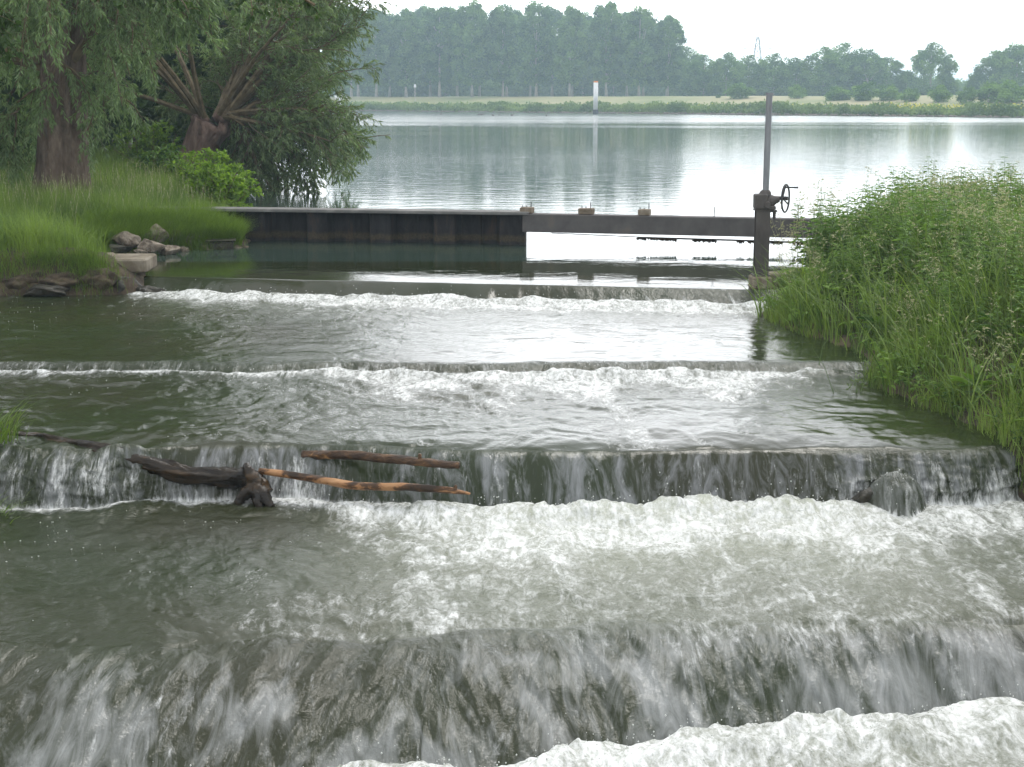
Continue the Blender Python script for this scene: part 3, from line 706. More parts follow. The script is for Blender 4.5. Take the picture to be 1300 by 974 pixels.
g = Geo(); leaf_on(g, tw, 140000, .11, .19, .19, .6, .2); g.build('crown', M['willow'], w)

# ------------------------------------------------------------------ alder whose boughs hang into the top of the picture
b0 = np.array([-8.6, 16.2, .3])
w = thing('alder_tree', b0, 'alder with dark round leaves whose bough hangs into the top of the view', 'tree')
trunk_mesh([(0, 0, -.3), (0, 0, 1), (.1, 0, 3), (.2, .1, 5.5), (.2, .1, 8)], [.3, .24, .2, .16, .08], 20, .1, 4).build('trunk', M['bark'], w, True)
tgt = [PY(455, 12, 16.2), PY(420, -10, 15.4), PY(225, 2, 16.4), PY(330, -25, 15.6), PY(10, 45, 14.8), PY(120, -20, 14.4), PY(480, -60, 17)]
main = []
for t_ in tgt:
    e_ = t_ - b0; o_ = np.array([.15, .05, rng.uniform(4.0, 5.5)]); s_ = np.linspace(0, 1, 9)[:, None]
    main.append(o_ * (1 - s_) + e_ * s_ + np.array([0, 0, 1.1]) * np.sin(s_ * math.pi) * .7 + np.cumsum(rng.normal(size=(9, 3)) * .05, 0) * (s_ > 0))
main = np.array(main)
sec = side_shoots(main, 46, .55, 1, .4, .8, .6, 6, .16)
tw = np.concatenate([side_shoots(sec, 330, .1, 1, .2, .4, .6, 4, .2), side_shoots(main, 70, .75, 1, .25, .5, .5, 4, .2)])
up_ = grow(np.stack([rng.normal(.2, .1, 26), rng.normal(.1, .1, 26), rng.uniform(4, 7.8, 26)], -1), rng.normal(size=(26, 3)) * [1, 1, .25] + [0, 0, .5], rng.uniform(2.5, 4.5, 26), 9, .02)
usec = side_shoots(up_, 260, .3, 1, .8, 1.6, .6, 6, .05); usec = usec[usec[:, :, 2].min(1) + b0[2] > 3.9]
g = Geo()
for A_2, r0 in ((main, .05), (sec, .012), (tw, .004), (up_, .04), (usec, .01)):
    V, Fq = btube(A_2, np.linspace(r0, r0 * .3, A_2.shape[1])[None].repeat(len(A_2), 0), 5); g.add(V, Fq)
g.build('branches', M['twig'], w)
g = Geo(); leaf_on(g, tw, 5200, .05, .085, .75, .3, .35, broad=True); leaf_on(g, usec, 30000, .08, .13, .8, .3, .2); g.build('crown', M['alder'], w)

# ------------------------------------------------------------------ clumpy crowns (woods on the left, far shore)
def clump_crown(rx, rz, z0, ncl, nl, size, shape, clr=.28, seed=1, low=0.0):
    r_ = np.random.default_rng(seed)
    g = Geo(); cz = r_.uniform(0, 1, ncl * 3); rad = shape(cz); keep = r_.random(ncl * 3) < rad
    cz, rad = cz[keep][:ncl], rad[keep][:ncl]; n = len(cz)
    a = r_.uniform(0, 6.283, n); q_ = np.sqrt(r_.uniform(.15, 1, n))
    c = np.stack([np.cos(a) * rad * q_ * rx, np.sin(a) * rad * q_ * rx, z0 + cz * rz], -1)
    cr = r_.uniform(.6, 1.25, n) * clr * rx
    li = r_.integers(0, n, nl)
    d = nrm(r_.normal(size=(nl, 3)) + [0, 0, .35]); rr_ = r_.uniform(.45, 1.0, nl)[:, None] ** .5
    p_ = c[li] + d * cr[li][:, None] * rr_ * np.array([1, 1, .72])
    p_ += r_.normal(size=p_.shape) * size * .5
    tint = np.clip(.42 + .18 * r_.normal(size=nl) + (r_.random(n)[li] - .5) * .9, 0, 1)
    global rng
    keep_rng = rng; rng = r_
    diamonds(g, p_, nrm(r_.normal(size=(nl, 3)) + d * .6), r_.uniform(.7, 1.3, nl) * size, r_.uniform(.5, .9, nl) * size, tint)
    rng = keep_rng
    return g, c
def clump_trunk(h, r0, c, nb, seed, r1=.35, sides=8):
    r_ = np.random.default_rng(seed)
    g = Geo(); ks = np.linspace(0, 1, 8)
    pts = np.stack([np.cumsum(r_.normal(size=8)) * .012 * h * .3, np.cumsum(r_.normal(size=8)) * .012 * h * .3, ks * h], -1); pts[0, :2] = 0
    tube(g, pts, r0 * (1 - ks * (1 - r1)) * (1 + .5 * np.exp(-ks * 18)), sides)
    for i in r_.choice(len(c), min(nb, len(c)), replace=False):
        t = r_.uniform(.35, .9); o = np.array([np.interp(t, ks, pts[:, j]) for j in range(3)])
        e = c[i]
        if e[2] < o[2] + .3: o[2] = max(h * .2, e[2] - .15 * h)
        mid_ = (o + e) / 2 + [0, 0, -.03 * h]
        tube(g, [o, mid_, e], [r0 * .32, r0 * .2, r0 * .06], 5)
    return g
round_shape = lambda z: np.sqrt(np.clip(1 - (2 * z - .92) ** 2 / 1.05, .05, 1))
tall_shape = lambda z: np.clip(np.minimum(.55 + 1.6 * z, 1.0) * np.sqrt(np.clip(1 - np.maximum(0, z - .55) ** 2 / .22, .04, 1)), .05, 1)

# dark wood behind the left bank
wood = [(-17.5, 47, 13, 4.2), (-16.2, 54, 15, 4.6), (-21, 60, 16, 5.5), (-27, 52, 14, 5), (-19.5, 74, 15, 5.5), (-33, 70, 17, 6), (-24, 85, 17, 6), (-30, 100, 16, 6), (-13.8, 36, 9, 3.0), (-40, 58, 16, 6), (-9.9, 46, 8, 2.3), (-12.6, 53, 11, 3.0)]
wl_ = ['dark leafy tree in the shade between the two willows', 'tall tree standing behind the pollard willow head', 'dark tree rising behind the grassy slope', 'shaded tree at the left edge behind the big willow', 'tree at the lake edge seen through the pollard rods',
       'far shaded tree in the wood at upper left', 'tree deep in the wood behind the left bank', 'farthest tree of the wood along the left lake shore', 'small bushy tree just behind and right of the big willow', 'outermost wood tree beyond the big willow crown', 'tree with branches down to the lake directly behind the pollard', 'second tree down to the lake behind the pollard willow']
for i, (x_, y_, h_, r_) in enumerate(wood):
    z_ = float(height(np.array([x_]), np.array([y_]))[0])
    t = thing('broadleaf_tree', (x_, y_, z_ - .1), wl_[i], 'tree', 'trees of the wood behind the left bank')
    low_ = .02
    g, c = clump_crown(r_, h_ * (1 - low_), h_ * low_, 80, 20000, .30, round_shape, .30, 40 + i)
    g.build('crown', M['backleaf'], t)
    clump_trunk(h_ * .85, h_ * .02 + .05, c, 14, 60 + i).build('trunk', M['bark'], t, True)

# shrubs among the grass on the left bank
def shrub(px, py, Y, hgt, rad, n, label, mat, leaf, seed):
    p_ = PY(px, py, Y); p_[2] = height(p_[0], p_[1]) - .03
    t = thing('shrub', p_, label, 'shrub', 'shrubs around the pollard willow')
    m_ = 16; az_ = rng.uniform(0, 6.28, m_); el_ = rng.uniform(.5, 1.5, m_)
    mn = grow(np.zeros((m_, 3)), np.stack([np.cos(az_) * np.cos(el_), np.sin(az_) * np.cos(el_), np.sin(el_)], -1) * [rad, rad, hgt], np.full(m_, hgt * .95), 7, .02)
    tw_ = side_shoots(mn, 160, .15, 1, .15 * hgt + .1, .3 * hgt + .1, .6, 4, .05)
    g = Geo()
    for A2, r0 in ((mn, .012), (tw_, .004)):
        V, Fq = btube(A2, np.linspace(r0, r0 * .4, A2.shape[1])[None].repeat(len(A2), 0), 4); g.add(V, Fq)
    g.build('stems', M['twig'], t)
    g = Geo(); leaf_on(g, tw_, n, leaf * .7, leaf * 1.2, .6, .4, .1, broad=True); g.build('foliage', mat, t)
shrub(278, 262, 28.5, 1.2, .75, 3200, 'bright yellow-green shrub at the lake edge above the pile wall', M['shrub'], .11, 1)
shrub(262, 250, 31, 1.3, .9, 3000, 'fresh green shrub under the pollard willow trunk', M['shrub'], .10, 2)
shrub(303, 262, 28.2, .55, .5, 1000, 'low yellow-leaved shrub leaning over the pile wall cap', M['shrub'], .11, 3)
shrub(195, 212, 38, 1.5, 1.0, 3000, 'tall green shrub left of the pollard willow trunk', M['shrub'], .12, 4)
shrub(212, 240, 33, 1.0, .8, 2000, 'leafy shrub in tall grass between the two willows', M['herb'], .11, 5)
shrub(300, 232, 42, 2.4, 2.0, 5200, 'dark bush hanging over the water below the pollard crown', M['alder'], .12, 6)

# ------------------------------------------------------------------ grass on the left bank
def scatter(n, x0, x1, y0, y1, cond):
    x_ = rng.uniform(x0, x1, n); y_ = rng.uniform(y0, y1, n); k = cond(x_, y_); x_, y_ = x_[k], y_[k]
    return np.stack([x_, y_, height(x_, y_) - .02], -1)
inview = lambda x_, y_, s_=1.0: np.abs(x_) < (.385 * y_ + .6) * s_
def clumpy(x_, y_, sc=1.2, lo=-.25): return rng.random(len(x_)) < sm(lo, .35, fbm(x_ * sc, y_ * sc, 3)) * .85 + .15
def lg(x_, y_): return (psdf(LEFT, x_, y_) > .22) & inview(x_, y_) & ~((y_ < 20.9) & (x_ < -4.8) & (psdf(LEFT, x_, y_) < .5)) & clumpy(x_, y_)
g = Geo()
B_ = scatter(150000, -14, -4, 19.9, 30, lg)
n = len(B_); pt = fbm(B_[:, 0] * .7, B_[:, 1] * .7, 3)
blades(g, B_, rng.uniform(0, 6.28, n), rng.uniform(.30, .70, n) * (1 + .6 * pt), rng.uniform(.005, .009, n), rng.uniform(.15, .85, n), np.clip(.45 + .9 * pt + rng.normal(0, .16, n), 0, 1))
B_ = scatter(90000, -22, -5, 30, 50, lambda x_, y_: (psdf(LEFT, x_, y_) > .2) & inview(x_, y_) & clumpy(x_, y_))
n = len(B_); pt = fbm(B_[:, 0] * .5, B_[:, 1] * .5, 3)
blades(g, B_, rng.uniform(0, 6.28, n), rng.uniform(.45, .9, n), rng.uniform(.010, .016, n), rng.uniform(.15, .7, n), np.clip(.5 + .9 * pt + rng.normal(0, .16, n), 0, 1))
# fringe hanging over stones and the pile wall end
B_ = scatter(50000, -7.2, -4.4, 22.2, 26.2, lambda x_, y_: (psdf(LEFT, x_, y_) > .12) & (psdf(LEFT, x_, y_) < 1.1))
n = len(B_)
blades(g, B_, rng.normal(-.9, .7, n), rng.uniform(.3, .6, n), rng.uniform(.005, .008, n), rng.uniform(.5, 1.0, n), np.clip(rng.normal(.55, .2, n), 0, 1), K=5)
tag(g.build('grass', M['grass'], smooth=True), 'lush green grass covering the left bank under the willows', 'grass', None, 'stuff')
g = Geo()
B_ = scatter(2600, -12, -5, 22.5, 34, lambda x_, y_: (psdf(LEFT, x_, y_) > .6) & inview(x_, y_) & clumpy(x_, y_, .8, -.05)); n = len(B_)
hgt = rng.uniform(.45, .8, n); st_ = grow(B_, rng.normal(size=(n, 3)) * .15 + [0, 0, 1], hgt, 4, .01, .05)
V, Fq = btube(st_, np.full((n, 4), .0016), 3); g.add(V, Fq, .5)
leaf_on(g, st_[:, 2:], n * 12, .02, .05, .2, .8, -.1)
tag(g.build('seeding_grass', M['straw']), 'pale seed heads standing above the left bank grass', 'grass', None, 'stuff')
# small tuft patches on the earth revetment
g = Geo()
for (x_, y_, n_, l_) in ((-6.05, 19.75, 900, .22), (-7.0, 19.7, 200, .18), (-5.8, 19.6, 500, .25), (-6.9, 19.5, 120, .2), (-5.45, 20.6, 500, .2), (-6.4, 21.6, 900, .3), (-6.5, 22.2, 900, .35), (-6.1, 22.9, 500, .3), (-5.6, 23.3, 500, .3), (-5.2, 23.75, 700, .35), (-4.9, 23.9, 500, .3), (-7.3, 19.65, 500, .22), (-6.6, 19.8, 700, .22), (-5.0, 24.2, 900, .4)):
    xx = rng.normal(x_, .16, n_); yy = rng.normal(y_, .12, n_); n = n_
    blades(g, np.stack([xx, yy, height(xx, yy) - .02], -1), rng.normal(-1.4, .9, n), rng.uniform(.6, 1.4, n) * l_, .006, rng.uniform(.3, .9, n), np.clip(rng.normal(.5, .2, n), 0, 1))
tag(g.build('grass_tufts', M['grass']), 'grass tufts on the bare earth edge at left', 'grass', None, 'stuff')

# near left: long blades leaning into the frame
def tuft(x_, y_, n_, l0, l1, wd, az_, label, mat):
    z_ = float(height(np.array([x_]), np.array([y_]))[0])
    g = Geo(); xx = rng.normal(0, .09, n_); yy = rng.normal(0, .12, n_)
    blades(g, np.stack([xx, yy, xx * 0 - .03], -1), rng.normal(az_, .8, n_), rng.uniform(l0, l1, n_), wd, rng.uniform(.4, 1.0, n_), np.clip(rng.normal(.5, .2, n_), 0, 1), K=6)
    o = g.build('grass_clump', mat, smooth=True); o.location = (x_, y_, z_); tag(o, label, 'grass clump')
tuft(-4.12, 10.45, 130, .3, .55, .012, -.3, 'long grass clump leaning in at the left edge beside the third step', M['grass'])
tuft(-4.25, 11.2, 110, .2, .45, .010, -.2, 'grass clump at the left edge just upstream of the third step', M['grass'])
tuft(-4.05, 10.05, 90, .2, .45, .012, -.6, 'lowest grass clump at the left edge above the splashing water', M['grass'])

# ------------------------------------------------------------------ stones, slab and earth edge on the left
def rock(name, c, s, seed, label, mat, group=None, cat='rock', parent=None, lump=.12):
    import bmesh
    bm = bmesh.new(); bmesh.ops.create_icosphere(bm, subdivisions=4, radius=1)
    me = bpy.data.meshes.new(name); bm.to_mesh(me); bm.free()
    n = len(me.vertices); co = np.empty(n * 3); me.vertices.foreach_get('co', co); co = co.reshape(-1, 3)
    r_ = np.random.default_rng(seed)
    for _ in range(14):      # chip flat faces off
        d = nrm(r_.normal(size=3)); h_ = r_.uniform(.5, .8); q_ = co @ d
        co = co - np.outer(np.maximum(0, q_ - h_), d) * .9
    co *= (1 + lump * fbm(co[:, 0] * 2 + seed, co[:, 1] * 2 + co[:, 2] * 1.7, 4))[:, None]
    co *= np.array(s)
    me.vertices.foreach_set('co', co.ravel()); me.materials.append(mat)
    me.polygons.foreach_set('use_smooth', np.ones(len(me.polygons), bool)); me.update()
    o = bpy.data.objects.new(name, me); COL.objects.link(o); o.location = tuple(c); o.rotation_euler = (0, 0, r_.uniform(-.5, .5))
    return tag(o, label, cat, group)
rk = [(198, 296, 23.6, (.26, .2, .17), 'pale boulder topmost of the stones in the left bank'), (160, 303, 23.0, (.30, .22, .16), 'brown flat stone at the left end of the boulder group'),
      (190, 312, 22.9, (.26, .2, .14), 'stone with a light top below the topmost boulder'), (222, 300, 23.9, (.2, .16, .15), 'grey stone leaning right of the topmost boulder'), (243, 305, 24.0, (.22, .18, .14), 'squarish stone in the middle of the waterside group'),
      (262, 314, 23.9, (.2, .16, .12), 'small stone at the water beside the dark slab'), (215, 318, 23.1, (.22, .18, .10), 'low wet stone touching the pool'), (150, 316, 22.4, (.24, .2, .1), 'dark low stone behind the concrete slab'),
      (235, 318, 23.6, (.12, .1, .08), 'fist-sized stone in front of the squarish stone'), (252, 298, 24.4, (.16, .12, .1), 'small stone half in the grass above the squarish stone'), (300, 316, 24.1, (.14, .1, .07), 'small stone just right of the dark squared slab'),
      (178, 320, 22.6, (.13, .1, .07), 'small wet stone between the slab ledge and the boulders'), (214, 288, 24.2, (.14, .12, .1), 'small stone just behind the topmost boulder')]
for i, (px, py, Y_r, s_, lb) in enumerate(rk):
    rock('boulder', PY(px, py, Y_r), s_, 70 + i, lb, M['rock'] if i != 7 else M['rock_wet'], 'stones on the left bank')
g = Geo(); c_ = PY(281, 312, 24.0); box(g, (0, 0, 0), (.42, .4, .18), .15, bev=.03); box(g, (0, -.01, .105), (.5, .42, .03), .17, bev=.01)
o = g.build('stone_slab', M['rock_wet']); o.location = tuple(c_); tag(o, 'dark squared stone slab at the end of the waterside stones', 'stone slab')
g = Geo(); c_ = PY(160, 339, 20.0)
t = thing('concrete_slab', (c_[0] - .1, c_[1] + .25, c_[2]), 'weathered concrete slab ledge at the left end of the first weir step', 'concrete slab')
g = Geo(); box(g, (0, .05, 0.02), (.78, .8, .20), .05, bev=.025); g.build('block', M['slab'], t)
g = Geo(); box(g, (-1.35, .18, .085), (2.2, .62, .09), .03, bev=.02); g.build('coping', M['slab'], t)
# earth and rock face
for i, (px, py, Y_r, s_, lb) in enumerate([(30, 357, 19.65, (.5, .3, .16), 'broad earthy boulder in the bank face at the left edge'), (80, 355, 19.7, (.45, .3, .18), 'rounded earthy boulder in the middle of the bank face'), (122, 356, 19.65, (.36, .25, .2), 'mossy boulder in the bank face left of the slab'),
                                   (158, 362, 19.75, (.32, .25, .2), 'dark wet boulder under the concrete slab'), (60, 370, 19.35, (.4, .18, .10), 'low mossy stone at the foot of the bank face'), (190, 372, 19.65, (.26, .2, .14), 'dark wet rock in the splash at the end of the first step')]):
    rock('bank_boulder', PY(px, py, Y_r), s_, 90 + i, lb, M['soil'] if i in (0, 1, 2) else M['rock_wet'], 'boulders of the bank face', lump=.32)

# ------------------------------------------------------------------ sheet pile wall
A0, A1 = np.array([-6.6, 25.60]), np.array([.14, 24.55])
dirv = (A1 - A0) / np.linalg.norm(A1 - A0); LW = np.linalg.norm(A1 - A0); ang = math.atan2(dirv[1], dirv[0])
t = thing('sheet_pile_wall', (A1[0], A1[1], 0), 'dark corrugated sheet pile wall with flat cap running from the left bank', 'sheet pile wall', rz=ang)
prof = []; s_ = 0.0; per = 1.16
while s_ > -LW - 1.2:
    prof += [(s_, 0), (s_ - .36, 0), (s_ - .44, .2), (s_ - .66, .2), (s_ - .70, .17), (s_ - .74, .2), (s_ - 1.08, .2)]; s_ -= per
prof = np.array(prof); th_ = .014
g = Geo(); npf = len(prof)
V = np.concatenate([np.c_[prof, np.full(npf, -1.2)], np.c_[prof, np.full(npf, .53)], np.c_[prof + [0, th_], np.full(npf, .53)], np.c_[prof + [0, th_], np.full(npf, -1.2)]])
ii = np.arange(npf - 1)
g.add(V, [np.stack([ii + 1 + a_ * npf, ii + a_ * npf, ii + (a_ + 1) * npf, ii + 1 + (a_ + 1) * npf], -1) for a_ in range(3)])
# closing plate at the right end
g.build('pile_sheeting', M['pile'], t)
g = Geo(); box(g, (.04, .1, -.35), (.09, .26, 1.75), bev=.01); g.build('end_pile', M['pile'], t)
g = Geo(); box(g, (-(LW + .9) / 2 + .02, .08, .560), (LW + 1.2, .42, .055), bev=.008); g.build('wall_cap', M['cap'], t)
# ------------------------------------------------------------------ beam
B0 = PY(664, 285, 24.5); B1 = PY(1085, 292, 23.2)
bl = np.linalg.norm((B1 - B0)[:2]); ba = math.atan2(B1[1] - B0[1], B1[0] - B0[0]); zm = .395
t = thing('sluice_beam', (B0[0], B0[1], zm), 'long flat dark steel beam spanning the sluice opening', 'beam', rz=ba)
g = Geo(); box(g, (bl / 2, 0, 0), (bl, .10, .31), bev=.006); g.build('web', M['steel'], t)
g = Geo(); box(g, (bl / 2, .09, .15), (bl, .24, .02), bev=.003); g.build('flange', M['steel'], t)
for xk, pxw in ((.05, .22), (1.10, .26), (2.11, .20)):
    g = Geo(); box(g, (xk, .1, .215), (pxw, .2, .10), bev=.008); blk = g.build('mounting_block', M['concrete'], t)
    g = Geo()
    for dx_ in (-.07, .0, .08): tube(g, [(xk + dx_, .06, .266), (xk + dx_, .06, .266 + (.10 if dx_ > .05 else .03))], .008, 6)
    g.build('bolt', M['dark'], blk)
g = Geo(); tube(g, [(3.3, .06, .16), (3.3, .06, .33)], .008, 6); g.build('pin', M['dark'], t)
for o in t.children:
    pass
# weed-hung cable under the beam
c0 = PY(700, 296, 24.3); c1 = PY(810, 301, 24.0); c2 = PY(930, 304.5, 23.7); c3 = PY(1060, 309, 23.3)
g = Geo(); tube(g, [c0, c1, c2, c3], .008, 6)
n = 420; s_ = rng.uniform(.3, 1, n); s_ = s_[(fbm(s_ * 14, s_ * 0 + 1.2, 3) > -.12)]
pts = np.array([c0, c1, c2, c3]); pp = np.stack([np.interp(s_, [0, .31, .64, 1], pts[:, i]) for i in range(3)], -1)
t = thing('cable', (0, 0, 0), 'thin cable strung below the beam with dark weed hanging from it', 'cable')
g.build('wire', M['dark'], t)
g = Geo(); tube(g, [c1 - [0, 0, .012], c2 - [0, 0, .012], c3 - [0, 0, .012]], .010, 5); diamonds(g, pp - [0, 0, .008], rng.normal(size=pp.shape) * [.3, .3, .2] + [0, 0, -1], rng.uniform(.03, .07, len(pp)), .05, .2); tag(g.build('hanging_weed', M['driftwood'], t), kind='stuff')

# ------------------------------------------------------------------ gate post with gear and handwheel
pc = PY(965, 366, 19.0)
t = thing('sluice_gate_post', (pc[0], pc[1], 0), 'steel gate post with gearbox, handwheel and tall grey pipe on a concrete block', 'sluice gate', rz=0)
z_of = lambda py: PY(965, py, 19.0)[2]
zb0, zb1 = z_of(386), z_of(350)
g = Geo(); box(g, (-.0, 0, (zb0 - .35 + zb1) / 2), (.27, .34, zb1 - zb0 + .35), bev=.02); box(g, (0, 0, (zb1 + zb0) / 2 + .04), (.285, .352, .05), bev=.01); g.build('concrete_base', M['concrete'], t)
for xb, zb in ((-.08, zb1 - .12), (.06, zb1 - .13), (-.05, zb1 - .24)):
    g = Geo(); tube(g, [(xb, -.17, zb), (xb, -.2, zb)], .014, 8); g.build('anchor_bolt', M['post_steel'], t)
zt = z_of(267)
g = Geo(); hp = zt - zb1
box(g, (0, -.075, zb1 + hp / 2), (.185, .014, hp)); box(g, (0, .075, zb1 + hp / 2), (.185, .014, hp)); box(g, (0, 0, zb1 + hp / 2), (.012, .135, hp))
box(g, (0, 0, zb1 + .01), (.23, .22, .02), bev=.003); box(g, (0, 0, zt + .008), (.23, .20, .018), bev=.003)
g.build('steel_post', M['post_steel'], t)
g = Geo(); zg0, zg1 = zt + .02, z_of(246)
box(g, (-.035, -.02, (zg0 + zg1) / 2), (.17, .20, zg1 - zg0), bev=.015)
tube(g, [(.05, 0, (zg0 + zg1) / 2), (.10, 0, (zg0 + zg1) / 2), (.17, 0, (zg0 + zg1) / 2 + .02), (.22, 0, (zg0 + zg1) / 2 + .03)], [.095, .10, .055, .04], 14)
tube(g, [(.04, -.09, zg0 + .06), (.04, -.16, zg0 + .06)], [.05, .04], 12); tube(g, [(-.09, -.10, zg0 + .05), (-.09, -.14, zg0 + .05)], .018, 6); tube(g, [(-.09, -.10, zg1 - .05), (-.09, -.14, zg1 - .05)], .014, 6); box(g, (.10, -.03, zg0 + .02), (.12, .18, .05), bev=.01)
tube(g, [(.03, 0, zg1 - .01), (.035, 0, zg1 + .03), (.035, 0, zg1 + .05)], [.085, .07, .05], 14)
g.build('gearbox', M['post_steel'], t)
g = Geo(); box(g, (.12, .0, zg0 - .03), (.14, .1, .03), bev=.004); box(g, (.16, 0, zg0 - .09), (.03, .08, .1), bev=.004); g.build('bracket', M['post_steel'], t)
ztop = z_of(119)
g = Geo(); tube(g, [(.035, 0, zg1 + .02), (.045, 0, ztop)], .042, 18); tube(g, [(.045, 0, ztop - .02), (.045, 0, ztop + .012)], .052, 18); g.build('spindle_pipe', M['zinc'], t)
wc = np.array([.30, -.02, (zg0 + zg1) / 2 + .04]); wr_ = .185
wheel = Geo(); an = np.linspace(0, 2 * math.pi, 37)
ax_ = nrm(np.array([1.0, -.50, .0])); e1 = nrm(np.cross(ax_, [0, 0, 1.])); e2 = np.cross(ax_, e1)
ring = wc + wr_ * (np.cos(an)[:, None] * e1 + np.sin(an)[:, None] * e2)
tube(wheel, ring, .013, 8, cap=False); wo = wheel.build('handwheel', M['dark'], t, True)
g = Geo()
for k in range(3):
    a_ = k * 2.094 + .5; tube(g, [wc - ax_ * .04, wc + wr_ * (math.cos(a_) * e1 + math.sin(a_) * e2)], .010, 6)
tube(g, [wc - ax_ * .12, wc + ax_ * .03], .028, 10); g.build('spoke', M['dark'], wo)
g = Geo(); hp_ = wc + wr_ * .80 * e2 * (1 if e2[2] > 0 else -1); tube(g, [hp_, hp_ + ax_ * .05, hp_ + ax_ * .17], [.012, .010, .014], 8); g.build('crank_handle', M['dark'], wo)
# low concrete side wall to the right of the post, vanishing into the plants
g = Geo(); s0 = PY(980, 352, 19.15); box(g, (1.1, .05, -.12), (2.3, .28, .36), .02, bev=.02)
o = g.build('retaining_wall', M['concrete']); o.location = (s0[0], s0[1], s0[2]); tag(o, 'low brown retaining wall running from the gate post into the plants', 'retaining wall')

# ------------------------------------------------------------------ driftwood and boulder at the third step
def log_mesh(pts, rad, sides=16, K=40, rough_=.12, seed=0):
    pts = np.asarray(pts, float); ti = np.linspace(0, 1, K); tk = np.linspace(0, 1, len(pts))
    pp = np.stack([np.interp(ti, tk, pts[:, i]) for i in range(3)], -1)
    for _ in range(3): pp[1:-1] = .25 * pp[:-2] + .5 * pp[1:-1] + .25 * pp[2:]
    rr_ = np.interp(ti, tk, rad); V, Fq_ = btube(pp[None], rr_[None], sides); V = V.reshape(K, sides, 3)
    an_ = np.arange(sides) * 2 * math.pi / sides
    k = 1 + rough_ * (fbm(np.cos(an_)[None] * 1.5 + seed, np.sin(an_)[None] * 1.5 + ti[:, None] * 9, 4) * 1.6 + .5 * fbm(np.cos(an_)[None] * 7 + seed, np.sin(an_)[None] * 7 + ti[:, None] * 3, 3))
    V = pp[:, None] + (V - pp[:, None]) * k[..., None]
    g = Geo(); g.add(V.reshape(-1, 3), [Fq_, np.arange(sides)[None, ::-1].copy(), (np.arange(sides) + (K - 1) * sides)[None]])
    return g
pts = [P(-60, 547, -.285), P(20, 554, -.287), P(75, 562, -.29), P(125, 572, -.30), PY(180, 586, 11.06), PY(235, 602, 10.99), PY(285, 607, 10.97), PY(318, 606, 10.93), PY(338, 628, 10.86)]
t = thing('driftwood_trunk', (0, 0, 0), 'dark waterlogged tree trunk lying across the left of the third step', 'driftwood')
log_mesh(pts, [.03, .045, .05, .058, .07, .075, .066, .078, .06], 32, 160, .42, 2).build('trunk', M['driftwood'], t, True)
e = PY(325, 618, 10.84)
for k_, (px, py, Yk, r_) in enumerate(((345, 645, 10.72, .035), (300, 640, 10.78, .03), (330, 650, 10.7, .03), (312, 590, 10.9, .03))):
    log_mesh([e, (e + PY(px, py, Yk)) / 2 + [0, -.02, .02], PY(px, py, Yk)], [.07, .05, r_], 10, 14, .3, 5 + k_).build('root_stub', M['driftwood'], t, True)
pts = [PY(385, 578, 11.2), PY(440, 577, 11.0), PY(500, 583, 10.8), PY(545, 588, 10.68), PY(583, 591, 10.6)]
t = thing('dead_branch', (0, 0, 0), 'upper of the two branches, dark barked with a blunt end, jutting over the third step', 'branch', 'branches lodged on the third step')
log_mesh(pts, [.036, .036, .034, .032, .027], 18, 110, .22, 21).build('stick', M['log_dark'], t, True)
k1 = PY(533, 584, 10.71); log_mesh([k1, k1 + [0.0, -.0, .05]], [.018, .012], 8, 6, .2, 3).build('knot', M['log_dark'], t, True)
pts = [PY(330, 598, 11.0), PY(395, 607, 10.80), PY(450, 617, 10.68), PY(520, 619, 10.6), PY(570, 622, 10.55), PY(597, 627, 10.52)]
t = thing('dead_branch', (0, 0, 0), 'lower peeled orange branch with splintered tip jutting over the third step', 'branch', 'branches lodged on the third step')
log_mesh(pts, [.026, .03, .030, .030, .027, .008], 18, 110, .2, 31).build('stick', M['log_peeled'], t, True)
k1 = PY(577, 623, 10.54); log_mesh([k1, k1 + [.012, 0, .045]], [.02, .010], 8, 6, .3, 3).build('knot', M['log_dark'], t, True)
bk = PY(1137, 622, 10.72); rock('wet_boulder', bk + np.array([0, .0, -.04]) , (.17, .17, .2), 123, 'rounded boulder with water sheeting over it at the right of the third step', M['rock_wet'])
rock('wet_boulder', PY(1100, 632, 10.72), (.13, .1, .09), 124, 'small dark rock just left of the rounded boulder', M['rock_wet'])
# twigs stuck in pool two near the right bank
t = thing('twig', (0, 0, 0), 'thin leafy twig poking out of the water beside the right bank', 'twig')
g = Geo()
for a_, b_ in (((1088, 505), (1078, 478)), ((1088, 505), (1100, 482)), ((1060, 507), (1095, 500)), ((1040, 460), (1060, 420)), ((1060, 500), (1030, 440)), ((1088, 500), (1086, 470))):
    p0_, p1_ = PY(*a_, 13.15), PY(*b_, 13.25); tube(g, [p0_ - [0, 0, .03], (p0_ + p1_) / 2 + rng.normal(size=3) * .02, p1_], [.004, .003, .0015], 5)
g.build('stem', M['stem'], t)
g = Geo(); pb = np.array([PY(1085, 485, 13.2), PY(1095, 492, 13.2), PY(1080, 492, 13.2), PY(1088, 478, 13.2)]); pb = np.repeat(pb, 8, 0) + rng.normal(size=(32, 3)) * .03
diamonds(g, pb, rng.normal(size=(32, 3)), .05, .012, .5); g.build('leaves', M['grass_right'], t)

